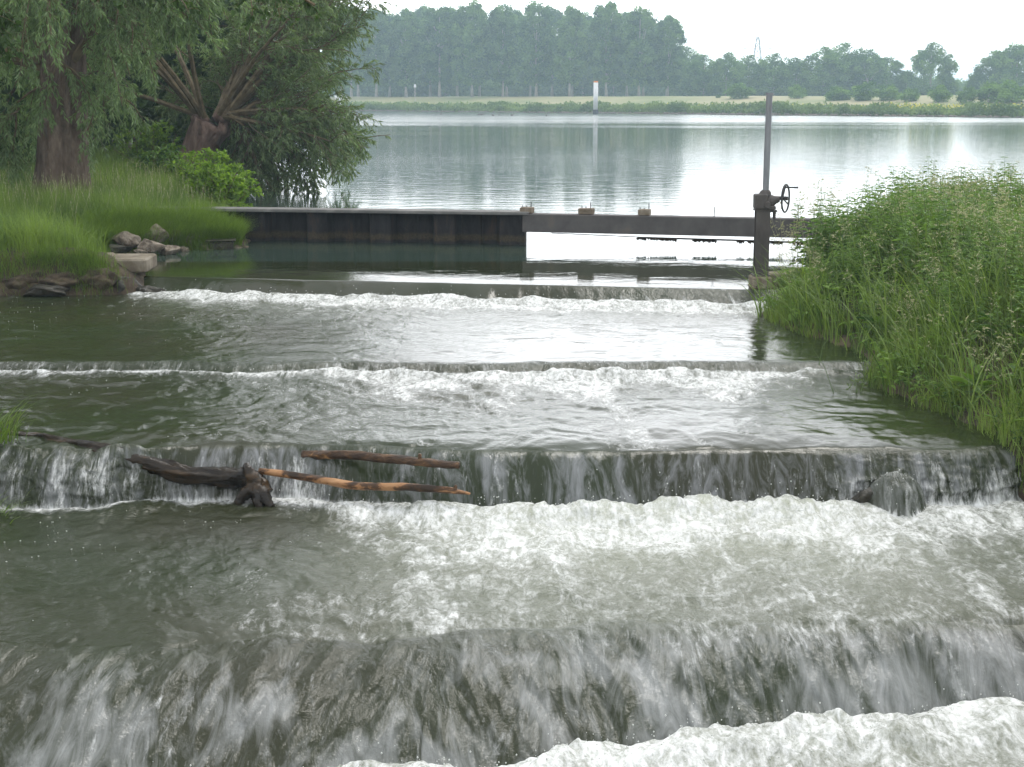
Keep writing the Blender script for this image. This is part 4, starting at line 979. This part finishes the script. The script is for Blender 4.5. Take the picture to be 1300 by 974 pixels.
# ------------------------------------------------------------------ right bank plants
def nettle_proto(hgt, seed, pairs, leaf):
    global rng
    keep = rng; rng = np.random.default_rng(seed)
    t = thing('nettle_plant', (0, 0, 0), 'leafy green nettle stalk among the tall plants of the right bank', 'nettle', 'nettles on the right bank')
    gs, gl = Geo(), Geo()
    for s_ in range(3):
        a0 = rng.uniform(0, 6.28); st_ = grow(np.array([[math.cos(a0) * .05, math.sin(a0) * .05, -.05]]), np.array([[rng.normal() * .13, rng.normal() * .13, 1]]), hgt * rng.uniform(.8, 1.05), 8, .004, .04)
        V, Fq = btube(st_, np.linspace(.005, .002, 8)[None], 5); gs.add(V, Fq)
        ts = np.linspace(.12, .99, pairs)
        o, d = interp_poly(st_, np.zeros(pairs, int), ts)
        for q_ in range(2):
            for sgn in (1, -1):
                aa = (np.arange(pairs) % 2) * 1.571 + a0 + (0 if sgn > 0 else math.pi) + rng.normal(0, .25, pairs)
                if q_ == 0:
                    Dr = np.stack([np.cos(aa), np.sin(aa), .35 + rng.normal(0, .2, pairs)], -1)
                    ln_ = leaf * np.interp(ts, [0, .5, .85, 1], [.8, 1.1, .8, .35]) * rng.uniform(.8, 1.2, pairs)
                    leaves2(gl, o + Dr * .015, Dr, np.tile([0, 0, 1.], (pairs, 1)), ln_, ln_ * .5, np.clip(rng.normal(.45, .18, pairs) + .25 * ts, 0, 1), droop=.45)
                else:
                    # catkin strings
                    k_ = ts > .5
                    Dr = np.stack([np.cos(aa + .8), np.sin(aa + .8), -.1 + aa * 0], -1)[k_]
                    diamonds(gl, o[k_], Dr, leaf * .6, .01, .95)
    gs.build('stalk', M['stem'], t); gl.build('leaves', M['nettle'], t)
    rng = keep
    return t
protos = [nettle_proto(.95, 201, 12, .115), nettle_proto(1.05, 202, 14, .10), nettle_proto(.8, 203, 10, .12), nettle_proto(1.15, 204, 15, .105)]
cand = scatter(14000, 3.2, 9.5, 10.2, 22.5, lambda x_, y_: (psdf(RIGHT, x_, y_) > .5) & (psdf(RIGHT, x_, y_) < 4.2) & (x_ < .385 * y_ + .5))
sdc = psdf(RIGHT, cand[:, 0], cand[:, 1])
# small when close to the water so the skyline climbs as in the photo
sky = [(sdc[i], cand[i]) for i in range(len(cand))]
pick = []
for i, (sdv, c_) in enumerate(sky):
    if len(pick) >= 272: break
    if c_[1] > 15.5 and sdv > 2.6 and i % 3: continue
    if any((c_[0] - q_[0]) ** 2 + (c_[1] - q_[1]) ** 2 < .045 for q_ in pick[-275:]): continue
    if c_[1] > 16 and sdv < .55: continue
    if c_[1] < 13.5 and sdv < .7: continue
    pick.append(c_)
for px_, Y_m in ((1032, 18.9), (1045, 18.6), (1052, 19.1), (1060, 18.3), (1070, 18.8), (1078, 18.2), (1086, 18.7), (1094, 18.4), (1102, 18.9), (1110, 18.3), (1040, 20.6), (1052, 20.9), (1064, 20.4), (1076, 20.8), (1022, 18.5), (1088, 19.8), (1120, 18.6), (1130, 18.1)):
    q_ = PY(px_, 300, Y_m); pick.insert(4, np.array([q_[0], Y_m, float(height(np.array([q_[0]]), np.array([Y_m]))[0]) - .02]))
pick = pick[:290]
for i, c_ in enumerate(pick):
    o = protos[i] if i < 4 else copy_tree(protos[i % 4])
    o.location = tuple(c_); o.rotation_euler = (rng.normal() * .06, rng.normal() * .06, rng.uniform(0, 6.28))
    s_ = rng.uniform(.62, .95) * (1.15 if rng.random() < .15 else 1)
    sd_ = psdf(RIGHT, np.array([c_[0]]), np.array([c_[1]]))[0]
    s_ *= float(np.interp(sd_, [.5, .95], [.6, 1.08]))
    s_ *= float(np.interp(c_[1], [13, 15], [.85, 1.0]))
    if 4 <= i < 22: s_ = rng.uniform(1.0, 1.28)
    s_ *= 1 + .16 * float(fbm(np.array([c_[0] * 1.3]), np.array([c_[1] * 1.3]), 2)[0])
    o.scale = (s_, s_, s_)

fr = lambda x_, y_: (x_ < .385 * y_ + .7) & (y_ < 26) & ~((x_ < 3.62) & (y_ > 17.9) & (y_ < 19.4))
g = Geo()
B_ = scatter(150000, 2.9, 9, 9.4, 20, lambda x_, y_: (psdf(RIGHT, x_, y_) > -.05) & fr(x_, y_) & clumpy(x_, y_, 1.8) & (rng.random(len(x_)) < np.interp(psdf(RIGHT, x_, y_), [0, 2, 3.5], [1, .5, .2])))
n = len(B_); sdv = psdf(RIGHT, B_[:, 0], B_[:, 1]); pt = fbm(B_[:, 0] * 1.1, B_[:, 1] * 1.1, 3)
hl_ = np.interp(sdv, [0, .8, 2], [.22, .42, .62]) * np.interp(B_[:, 1], [12, 16], [1.15, .9])
blades(g, B_, rng.uniform(0, 6.28, n), rng.uniform(.55, 1.3, n) * hl_ * (1 + .5 * pt), rng.uniform(.003, .007, n), rng.uniform(.15, .9, n), np.clip(.42 + 1.3 * pt + rng.normal(0, .22, n), 0, 1), K=5)
# broad arching blades near the water
B_ = scatter(13000, 2.9, 7, 9.4, 17.5, lambda x_, y_: (psdf(RIGHT, x_, y_) > -.06) & (psdf(RIGHT, x_, y_) < 2.4) & fr(x_, y_) & clumpy(x_, y_, 1.3, 0.0))
n = len(B_)
blades(g, B_, rng.normal(2.9, 1.3, n), rng.uniform(.4, 1.15, n), rng.uniform(.010, .019, n), rng.uniform(.3, 1.0, n), np.clip(rng.normal(.42, .2, n), 0, 1), K=7)
tag(g.build('bank_grass', M['grass_right'], smooth=True), 'dense arching grass and sedge covering the right bank', 'grass', None, 'stuff')
g = Geo()
B_ = scatter(46000, 2.9, 10, 9.4, 26, lambda x_, y_: (psdf(RIGHT, x_, y_) > .05) & fr(x_, y_) & clumpy(x_ + 40, y_, 1.5) & (rng.random(len(x_)) < np.interp(psdf(RIGHT, x_, y_), [0, 2, 3.5], [1, .6, .35])))
n = len(B_); sdv = psdf(RIGHT, B_[:, 0], B_[:, 1]); pt = fbm(B_[:, 0] * 1.6 + 7, B_[:, 1] * 1.6, 3)
hgt = rng.uniform(.3, 1, n) * np.interp(sdv, [0, 1, 2.2], [.22, .42, .62])
B2 = B_ + np.stack([rng.normal(0, .03, n), rng.normal(0, .03, n), hgt], -1)
az_ = rng.uniform(0, 6.28, n); ln_ = rng.uniform(.04, .11, n) * (1 + .6 * pt)
for r3 in range(2):
    leaves2(g, B2, np.stack([np.cos(az_ + 2.6 * r3), np.sin(az_ + 2.6 * r3), rng.normal(.1, .35, n)], -1), np.tile([0, 0, 1.], (n, 1)), ln_, ln_ * rng.uniform(.35, .65, n), np.clip(.42 + 1.2 * pt + rng.normal(0, .2, n), 0, 1), droop=.3)
st_ = np.stack([B_, (B_ + B2) / 2, B2], 1)[::3]; V, Fq = btube(st_, np.full((len(st_), 3), .0018), 3); g.add(V, Fq, .3)
tag(g.build('bank_herbs', M['herb'], smooth=False), 'leafy green herbs filling the right bank between the grasses', 'herbs', None, 'stuff')
# flowering grasses
g = Geo()
B_ = scatter(4200, 3.2, 9.5, 10.5, 22, lambda x_, y_: (psdf(RIGHT, x_, y_) > .25) & fr(x_, y_) & clumpy(x_, y_ + 20, 1.0, 0.0)); n = len(B_)
sdv = psdf(RIGHT, B_[:, 0], B_[:, 1])
hgt = np.interp(sdv, [.2, 1, 2], [.55, .85, 1.0]) * rng.uniform(.75, 1.1, n)
st_ = grow(B_, rng.normal(size=(n, 3)) * .16 + [-.06, 0, 1], hgt, 6, .012, .05)
V, Fq = btube(st_, np.full((n, 6), .0013), 3); g.add(V, Fq, .2)
wp = np.array([PY(a_, 330, b_) for a_, b_ in zip(rng.uniform(995, 1075, 46), rng.uniform(18.4, 20.2, 46))]); wp[:, 2] = height(wp[:, 0], wp[:, 1])
ws = grow(wp, rng.normal(size=(46, 3)) * .15 + [-.12, 0, 1], rng.uniform(.95, 1.45, 46), 6, .012, .05); V, Fq = btube(ws, np.full((46, 6), .0018), 3); g.add(V, Fq, .3); st_ = np.concatenate([st_, ws, ws]); n = len(st_)
br = side_shoots(st_[:, 3:], n * 7, .2, 1, .04, .11, .6, 3, .15); leaf_on(g, br, n * 34, .016, .032, .4, .7, .2)
tag(g.build('flowering_grass', M['straw']), 'feathery pale flowering grasses over the right bank', 'grass', None, 'stuff')
# big dock leaves
for i, (px, py, Yk, lb) in enumerate([(1120, 400, 14.9, 'broad-leaved dock among grasses above the inlet of the right bank'), (1235, 500, 12.3, 'broad-leaved dock low on the right bank near its water edge'), (1180, 330, 15.2, 'broad-leaved dock high on the right bank'), (1270, 430, 12.8, 'broad-leaved dock at the right edge of the photo')]):
    p_ = PY(px, py, Yk); p_[2] = height(p_[0], p_[1])
    t = thing('dock_plant', p_, lb, 'dock', 'docks on the right bank')
    n = 16; az_ = rng.uniform(0, 6.28, n); g = Geo()
    D_ = np.stack([np.cos(az_), np.sin(az_), rng.uniform(.3, 1.1, n)], -1); h_ = rng.uniform(.1, .35, n)
    leaves2(g, np.stack([D_[:, 0] * .05, D_[:, 1] * .05, h_], -1), D_, np.tile([0, 0, 1.], (n, 1)), rng.uniform(.14, .24, n), rng.uniform(.05, .08, n), np.clip(rng.normal(.5, .15, n), 0, 1), droop=.4)
    g.build('leaves', M['herb'], t)
    g = Geo(); tube(g, [(0, 0, -.05), (.01, 0, .2), (0, .01, .4)], [.006, .005, .003], 6); g.build('stalk', M['stem'], t)

# ------------------------------------------------------------------ far shore
def gz(x_, y_): return float(height(np.array([x_]), np.array([y_]))[0])
shore_line = [(-27, 320), (0, 289), (35, 250), (75, 204), (100, 176)]
def shore_y(x_): return float(np.interp(x_, [-72, -27, 0, 35, 75, 160], [335, 320, 289, 250, 204, 110]))
pop = []
for i in range(5):
    h_ = 26; g, c = clump_crown(5.2, h_ * .84, h_ * .16, 150, 20000, .62, tall_shape, .19, 300 + i)
    t = thing('poplar_tree', (0, 0, 0), 'tall hazy poplar in the dense row on the far shore', 'tree', 'poplars on the far shore')
    g.build('crown', M['farleaf'], t); clump_trunk(h_ * .9, .34, c, 16, 310 + i, .3).build('trunk', M['farbark'], t, True); pop.append(t)
rnd = []
for i in range(4):
    h_ = 12; g, c = clump_crown(5.8, h_ * .98, h_ * .0, 120, 15000, .42, round_shape, .20, 330 + i)
    t = thing('broadleaf_tree', (0, 0, 0), 'x', 'tree', 'round trees on the far shore')
    g.build('crown', M['farleaf2'], t); clump_trunk(h_ * .8, .3, c, 10, 340 + i).build('trunk', M['farbark'], t, True); rnd.append(t)
used = {}
def place(kind, protos_, px, ytop, Yd, base_h, label=None):
    k = used.get(kind, 0); used[kind] = k + 1
    o = protos_[k % len(protos_)] if k < len(protos_) else copy_tree(protos_[rng.integers(0, len(protos_))])
    x_ = PY(px, 120, Yd)[0]; z_ = gz(x_, Yd) - .1
    hgt = PY(px, ytop, Yd)[2] - z_; s_ = hgt / base_h
    o.location = (x_, Yd, z_); o.rotation_euler = (0, 0, rng.uniform(0, 6.28)); w_ = s_ * (rng.uniform(.8, 1.7) if kind == 'bush' else rng.uniform(.92, 1.1)); o.scale = (w_, w_, s_)
    if label: o['label'] = label
    return o
# front row, one trunk every forty pixels or so, then two rows behind
fx = [448, 478, 514, 555, 597, 638, 680, 724, 768, 812, 846]
ft = [10, 14, 14, 8, 4, 10, 5, 10, 6, 12, 22]
for i, (px, yt) in enumerate(zip(fx, ft)): place('pop', pop, px + rng.uniform(-3, 3), yt + 1, 372 - .06 * (px - 450) + rng.uniform(-3, 3), 26)
for px in range(430, 865, 30): place('pop', pop, px + rng.uniform(-6, 6), 16 + rng.uniform(-7, 8) + (10 if px > 830 else 0), 400 + rng.uniform(-5, 14), 26)
for px in range(440, 860, 42): place('pop', pop, px + rng.uniform(-8, 8), 20 + rng.uniform(-7, 8), 432 + rng.uniform(-5, 20), 26)
rr = [(872, 62, 385, 'hazy tree closing the right end of the poplar row'), (893, 72, 350, 'low tree just right of the poplars'), (922, 70, 345, 'rounded tree below the faint pylon, left side'), (950, 72, 352, 'rounded tree straight below the faint pylon'), (982, 70, 346, 'tree right of the faint pylon'),
      (1010, 76, 350, 'lower tree in the dip left of the tall domed clump'), (1045, 62, 345, 'left part of the tall domed clump on the far shore'), (1070, 57, 350, 'highest tree of the domed clump in the far middle right'), (1100, 66, 345, 'tree on the right shoulder of the domed clump'), (1125, 74, 352, 'low tree left of the lone round tree'),
      (1181, 58, 335, 'lone large round tree on the far shore'), (1205, 100, 340, 'low scrubby tree right of the lone round tree'), (1150, 92, 350, 'low tree tucked left under the lone round tree'), (1262, 66, 330, 'left one of the big trees at the right edge'), (1290, 58, 326, 'biggest tree at the right edge of the far shore'), (1240, 92, 335, 'small tree at the foot of the right edge trees'),
      (1335, 64, 330, 'tree beyond the right edge of the far shore row'), (1225, 104, 420, 'distant small tree in the gap of the far row')]
for px in range(425, 880, 34): place('rnd', rnd, px + rng.uniform(-5, 5), 66 + rng.uniform(-8, 8), 455 + rng.uniform(-6, 6), 12, 'dark undergrowth tree closing the wood behind the poplar trunks')
for px, yt, Yd, lb in rr: place('rnd', rnd, px, yt, Yd, 12, lb)
g = Geo(); n = 60000
px_ = rng.uniform(400, 1330, n); Yd_ = rng.uniform(425, 445, n); x_ = (px_ - 650) / FPX * Yd_ * CT
hb = 5.5 + 2.5 * fbm(x_ * .12, x_ * 0 + 2.2, 4)
z_ = height(x_, Yd_) + rng.uniform(0, 1, n) * hb
diamonds(g, np.stack([x_, Yd_, z_], -1), rng.normal(size=(n, 3)), rng.uniform(.6, 1.1, n), rng.uniform(.4, .8, n), np.clip(.35 + fbm(x_ * .3, z_ * .3, 3) * .8 + rng.normal(0, .15, n), 0, 1))
tag(g.build('undergrowth', M['farleaf']), 'dark undergrowth closing the far wood below its crowns', 'undergrowth', None, 'stuff')
# bushes standing on the meadow
bush = []
for i in range(3):
    g, c = clump_crown(1.6, 2.6, .1, 26, 2600, .28, round_shape, .34, 360 + i)
    t = thing('bush', (0, 0, 0), 'x', 'bush', 'bushes on the far meadow'); g.build('foliage', M['farleaf2'], t); clump_trunk(1.8, .06, c, 6, 370 + i).build('stems', M['farbark'], t); bush.append(t)
bl_ = [(940, 108, 'bush below the faint pylon'), (1013, 110, 'wide bush left of the domed clump'), (1062, 111, 'small bush under the domed clump'), (1098, 105, 'largest bush on the meadow, right of the domed clump'), (1128, 110, 'bush left of the lone round tree'), (1155, 114, 'low bush under the lone round tree'), (1193, 111, 'bush right of the lone round tree'), (1228, 113, 'low bush in the gap between lone tree and right edge'), (1255, 107, 'bush in front of the right edge trees'), (1283, 106, 'rightmost bush on the meadow'), (912, 121, 'tiny bush left of the pylon on the meadow')]
for px, yt, lb in bl_: place('bush', bush, px, yt, shore_y(PY(px, 120, 255)[0]) + 44 + rng.uniform(-4, 6), 2.7, lb)
# shore scrub as one mass
g = Geo(); n = 90000
x_ = rng.uniform(-75, 110, n); sy = np.interp(x_, [-72, -27, 0, 35, 75, 160], [335, 320, 289, 250, 204, 110]); off = rng.exponential(5, n) + .6; off = np.where(off > 20, rng.uniform(.5, 8, n), off)
y_ = sy + off * 1.25; hcl = .35 + .9 * sm(-.2, .5, fbm(x_ * .22, y_ * .22, 4)) + .25 * pn(x_ * .9, y_ * .9)
hcl *= np.interp(off, [0, 6, 20], [1.5, 1.2, .25])
z_ = height(x_, y_) + rng.uniform(0, 1, n) ** .8 * np.maximum(.15, hcl)
diamonds(g, np.stack([x_, y_, z_], -1), rng.normal(size=(n, 3)) + [0, 0, .4], rng.uniform(.3, .6, n), rng.uniform(.18, .4, n), np.clip(.45 + fbm(x_ * .15 + 5, y_ * .15, 3) * 1.0 + rng.normal(0, .15, n), 0, 1))
tag(g.build('shore_scrub', M['shore']), 'band of light green scrub along the far waterline', 'scrub', None, 'stuff')
g = Geo(); n = 500; x_ = np.concatenate([rng.normal(73, 4.0, n // 2), rng.normal(63, 2.5, n // 4), rng.uniform(-60, 90, n // 4)])
y_ = np.interp(x_, [-72, -27, 0, 35, 75, 160], [335, 320, 289, 250, 204, 110]) + rng.uniform(6, 13, len(x_))
diamonds(g, np.stack([x_, y_, height(x_, y_) + rng.uniform(.7, 1.3, len(x_))], -1), rng.normal(size=(len(x_), 3)), .35, .25, rng.random(len(x_)))
tag(g.build('yellow_flowers', M['yellow']), 'yellow flowers blooming along the far bank at right', 'flowers', None, 'stuff')
# stones at the waterline
g = Geo(); n = 900; x_ = rng.uniform(-60, 90, n); y_ = np.interp(x_, [-72, -27, 0, 35, 75, 160], [335, 320, 289, 250, 204, 110]) + rng.uniform(-.3, 1.2, n)
balls(g, np.stack([x_, y_, height(x_, y_) * .3 + .1], -1), rng.uniform(.15, .4, n), .6)
tag(g.build('shore_stones', M['rock']), 'pinkish stones lining the far waterline', 'stones', None, 'stuff')

# white marker pole in the lake
p_ = PY(756, 144, 258)
t = thing('marker_pole', (p_[0], p_[1], 0), 'tall white marker pole with orange top standing in the lake', 'marker pole')
ht = PY(756, 103, p_[1])[2]; zb = PY(756, 139.5, p_[1])[2]
g = Geo(); tube(g, [(0, 0, zb), (0, 0, ht - .22)], .40, 16); g.build('white_tube', M['white'], t, True)
g = Geo(); tube(g, [(0, 0, ht - .25), (0, 0, ht - .05), (0, 0, ht)], [.41, .41, .25], 16); g.build('top_cap', M['orange'], t)
g = Geo(); tube(g, [(0, 0, -2.5), (0, 0, zb + .02)], .5, 16); g.build('base', M['dark'], t)
# thin post on the far shore
p_ = PY(527, 124, 345); t = thing('shore_post', (p_[0], 345, gz(p_[0], 345)), 'thin greenish post with small head on the far left shore', 'post')
g = Geo(); tube(g, [(0, 0, -.3), (0, 0, PY(527, 110, 345)[2] - gz(p_[0], 345))], .09, 8); g.build('pole', M['farbark'], t)
g = Geo(); tube(g, [(0, 0, PY(527, 111, 345)[2] - gz(p_[0], 345)), (0, 0, PY(527, 107, 345)[2] - gz(p_[0], 345))], [.3, .2], 8); g.build('head', M['white'], t)
# white cross board and orange buoy glimpsed through the leaves
p_ = PY(430, 138, 240); t = thing('cross_marker', (p_[0], 240, -.1), 'white cross-shaped marker board glimpsed through the pollard leaves', 'marker board')
g = Geo(); zc = PY(430, 129, 240)[2] + .1
for s_ in (1, -1): tube(g, [(-.6 * s_, 0, zc - 1.0), (.6 * s_, 0, zc + 1.0)], .22, 6)
g.build('cross_board', M['white'], t); g = Geo(); tube(g, [(0, .25, -1.5), (0, .25, zc + .8)], .15, 8); g.build('stake', M['white'], t)
p_ = P(410, 150, 0); g = Geo(); k = np.linspace(-1, 1, 9); tube(g, np.stack([k * 0, k * 0, .1 + k * .45], -1), .5 * np.sqrt(np.clip(1 - k ** 2, .02, 1)), 16)
tube(g, [(0, 0, .5), (0, 0, .85)], [.08, .05], 8)
o = g.build('buoy', M['orange'], smooth=True); o.location = (p_[0], p_[1], 0); tag(o, 'orange buoy glimpsed on the lake through the pollard leaves', 'buoy')
# water birds
bd = None
for i, (px, py) in enumerate([(608, 146.2), (612, 146), (626, 147), (634, 146.6), (650, 147), (694, 147.5), (560, 145.5)]):
    p_ = P(px, py, 0)
    if bd is None:
        t = thing('water_bird', (p_[0], p_[1], 0), 'dark water bird floating near the far shore', 'bird', 'birds on the lake'); bd = t
        g = Geo(); k = np.linspace(-1, 1, 11); pts = np.stack([k * .30, k * 0, .08 + .05 * k ** 2], -1); rad = .13 * np.sqrt(np.clip(1 - k ** 2, .02, 1))
        tube(g, pts, rad, 12); tube(g, [(.2, 0, .12), (.27, 0, .24), (.31, 0, .33), (.38, 0, .33), (.45, 0, .32)], [.05, .04, .055, .045, .01], 8); g.build('body', M['bird'], t, True)
    else:
        o = copy_tree(bd); o.location = (p_[0], p_[1], 0); o.rotation_euler = (0, 0, rng.uniform(0, 6.28))
bd.rotation_euler = (0, 0, .4)
# faint pylon
YD = 620.; p_ = PY(960, 122, YD); zt_ = PY(960, 46, YD)[2]; z0_ = gz(p_[0], YD)
t = thing('transmission_tower', (p_[0], YD, z0_), 'faint lattice transmission tower rising above the hazy far trees', 'pylon'); H_ = zt_ - z0_
g = Geo(); cs = [(1, 1), (1, -1), (-1, -1), (-1, 1)]; wz = lambda z: 3.2 * (1 - z / H_) + .45
for sx, sy_ in cs: tube(g, [(sx * wz(0), sy_ * wz(0), -.5), (sx * wz(H_), sy_ * wz(H_), H_)], .16, 5)
zl = np.linspace(0, H_, 11)
for a_, b_ in zip(zl[:-1], zl[1:]):
    for k in range(4):
        q0, q1 = cs[k], cs[(k + 1) % 4]
        tube(g, [(q0[0] * wz(a_), q0[1] * wz(a_), a_), (q1[0] * wz(b_), q1[1] * wz(b_), b_)], .08, 4); tube(g, [(q1[0] * wz(a_), q1[1] * wz(a_), a_), (q0[0] * wz(b_), q0[1] * wz(b_), b_)], .08, 4)
g.build('lattice_mast', M['pylon'], t)
for zz_, ww in ((H_ * .92, 5.0), (H_ * .80, 7.0)):
    g = Geo()
    for s_ in (1, -1):
        tube(g, [(0, -.4, zz_ + .9), (s_ * ww, 0, zz_)], .10, 4); tube(g, [(0, .4, zz_), (s_ * ww, 0, zz_)], .10, 4); tube(g, [(s_ * ww, 0, zz_), (s_ * ww, 0, zz_ - 1.6)], .10, 4)
    g.build('crossarm', M['pylon'], t)

# ------------------------------------------------------------------ haze
g = Geo(); box(g, (0, 0, 0), (1, 1, 1))
hz_, nt, b, out = mat_new('haze_air'); nt.nodes.remove(b)
pv = N(nt, 'ShaderNodeVolumePrincipled'); pv.inputs['Color'].default_value = (.68, .87, 1.0, 1); pv.inputs['Density'].default_value = .0008; pv.inputs['Anisotropy'].default_value = .2
L(nt, pv.outputs[0], out.inputs['Volume'])
hz = g.build('haze', hz_); hz.location = (700, 1480, 20); hz.scale = (4700, 3100, 54); tag(hz, 'pale blue summer haze over lake and far trees', None, None, 'stuff')

# ------------------------------------------------------------------ light
wd = bpy.data.worlds.new('World'); C.world = wd; wd.use_nodes = True
nt = wd.node_tree; nt.nodes.clear()
out = N(nt, 'ShaderNodeOutputWorld'); SE, SR = R(60), R(25)
sk = N(nt, 'ShaderNodeTexSky', sky_type='NISHITA'); sk.sun_disc = False; sk.sun_elevation = SE; sk.sun_rotation = SR; sk.dust_density = 3
b1 = N(nt, 'ShaderNodeBackground'); b1.inputs[1].default_value = .10; L(nt, sk.outputs[0], b1.inputs[0])
b2 = N(nt, 'ShaderNodeBackground'); b2.inputs[1].default_value = 1.0
tc = N(nt, 'ShaderNodeTexCoord')
cl = noise_(nt, mapping_(nt, tc.outputs['Generated'], (1, 1, 3)), 1.6, 5, .55, .3)
dn = N(nt, 'ShaderNodeVectorMath', operation='NORMALIZE'); L(nt, tc.outputs['Generated'], dn.inputs[0])
sp = N(nt, 'ShaderNodeSeparateXYZ'); L(nt, dn.outputs[0], sp.inputs[0])
low = math_(nt, 'SUBTRACT', 1, sstep(nt, sp.outputs[2], .12, .62))
fwd = sstep(nt, sp.outputs[1], -1.3, .9)
glow = math_(nt, 'MULTIPLY', low, fwd)
gain = math_(nt, 'ADD', 1.0, math_(nt, 'MULTIPLY', glow, 1.75))
cc = N(nt, 'ShaderNodeVectorMath', operation='SCALE'); L(nt, ramp_(nt, cl, [(.3, (1.0, 1.02, 1.06)), (.7, (1.22, 1.23, 1.25))]), cc.inputs[0]); L(nt, gain, cc.inputs['Scale'])
L(nt, cc.outputs[0], b2.inputs[0])
mx = N(nt, 'ShaderNodeMixShader'); mx.inputs[0].default_value = .88
L(nt, b1.outputs[0], mx.inputs[1]); L(nt, b2.outputs[0], mx.inputs[2]); L(nt, mx.outputs[0], out.inputs[0])
sl = bpy.data.lights.new('sun', 'SUN'); sl.energy = 1.2; sl.angle = R(20); sl.color = (1, .97, .92)
so = bpy.data.objects.new('sun', sl); COL.objects.link(so)
dv = Vector((math.sin(SR) * math.cos(SE), math.cos(SR) * math.cos(SE), math.sin(SE)))
so.rotation_euler = dv.to_track_quat('Z', 'Y').to_euler()

# ------------------------------------------------------------------ camera and render
cam = bpy.data.cameras.new('camera'); co = bpy.data.objects.new('camera', cam); COL.objects.link(co); C.camera = co
co.location = (0, 0, CH); co.rotation_euler = (R(90) - TH, 0, 0)
cam.sensor_fit = 'HORIZONTAL'; cam.sensor_width = 36; cam.lens = 36 * FPX / 1300; cam.shift_y = -45 / 1300; cam.clip_end = 6000; cam.clip_start = .1
C.render.engine = 'CYCLES'; cy = C.cycles
cy.use_denoising = True; cy.max_bounces = 5; cy.diffuse_bounces = 2; cy.glossy_bounces = 3; cy.transmission_bounces = 3; cy.volume_bounces = 1; cy.transparent_max_bounces = 4
cy.use_adaptive_sampling = False; cy.adaptive_threshold = .02; cy.sample_clamp_indirect = 6
try: cy.denoiser = 'OPENIMAGEDENOISE'
except Exception: pass
vs = C.view_settings; vs.view_transform = 'Standard'; vs.look = 'None'; vs.exposure = .36; vs.gamma = 1; vs.use_curve_mapping = False
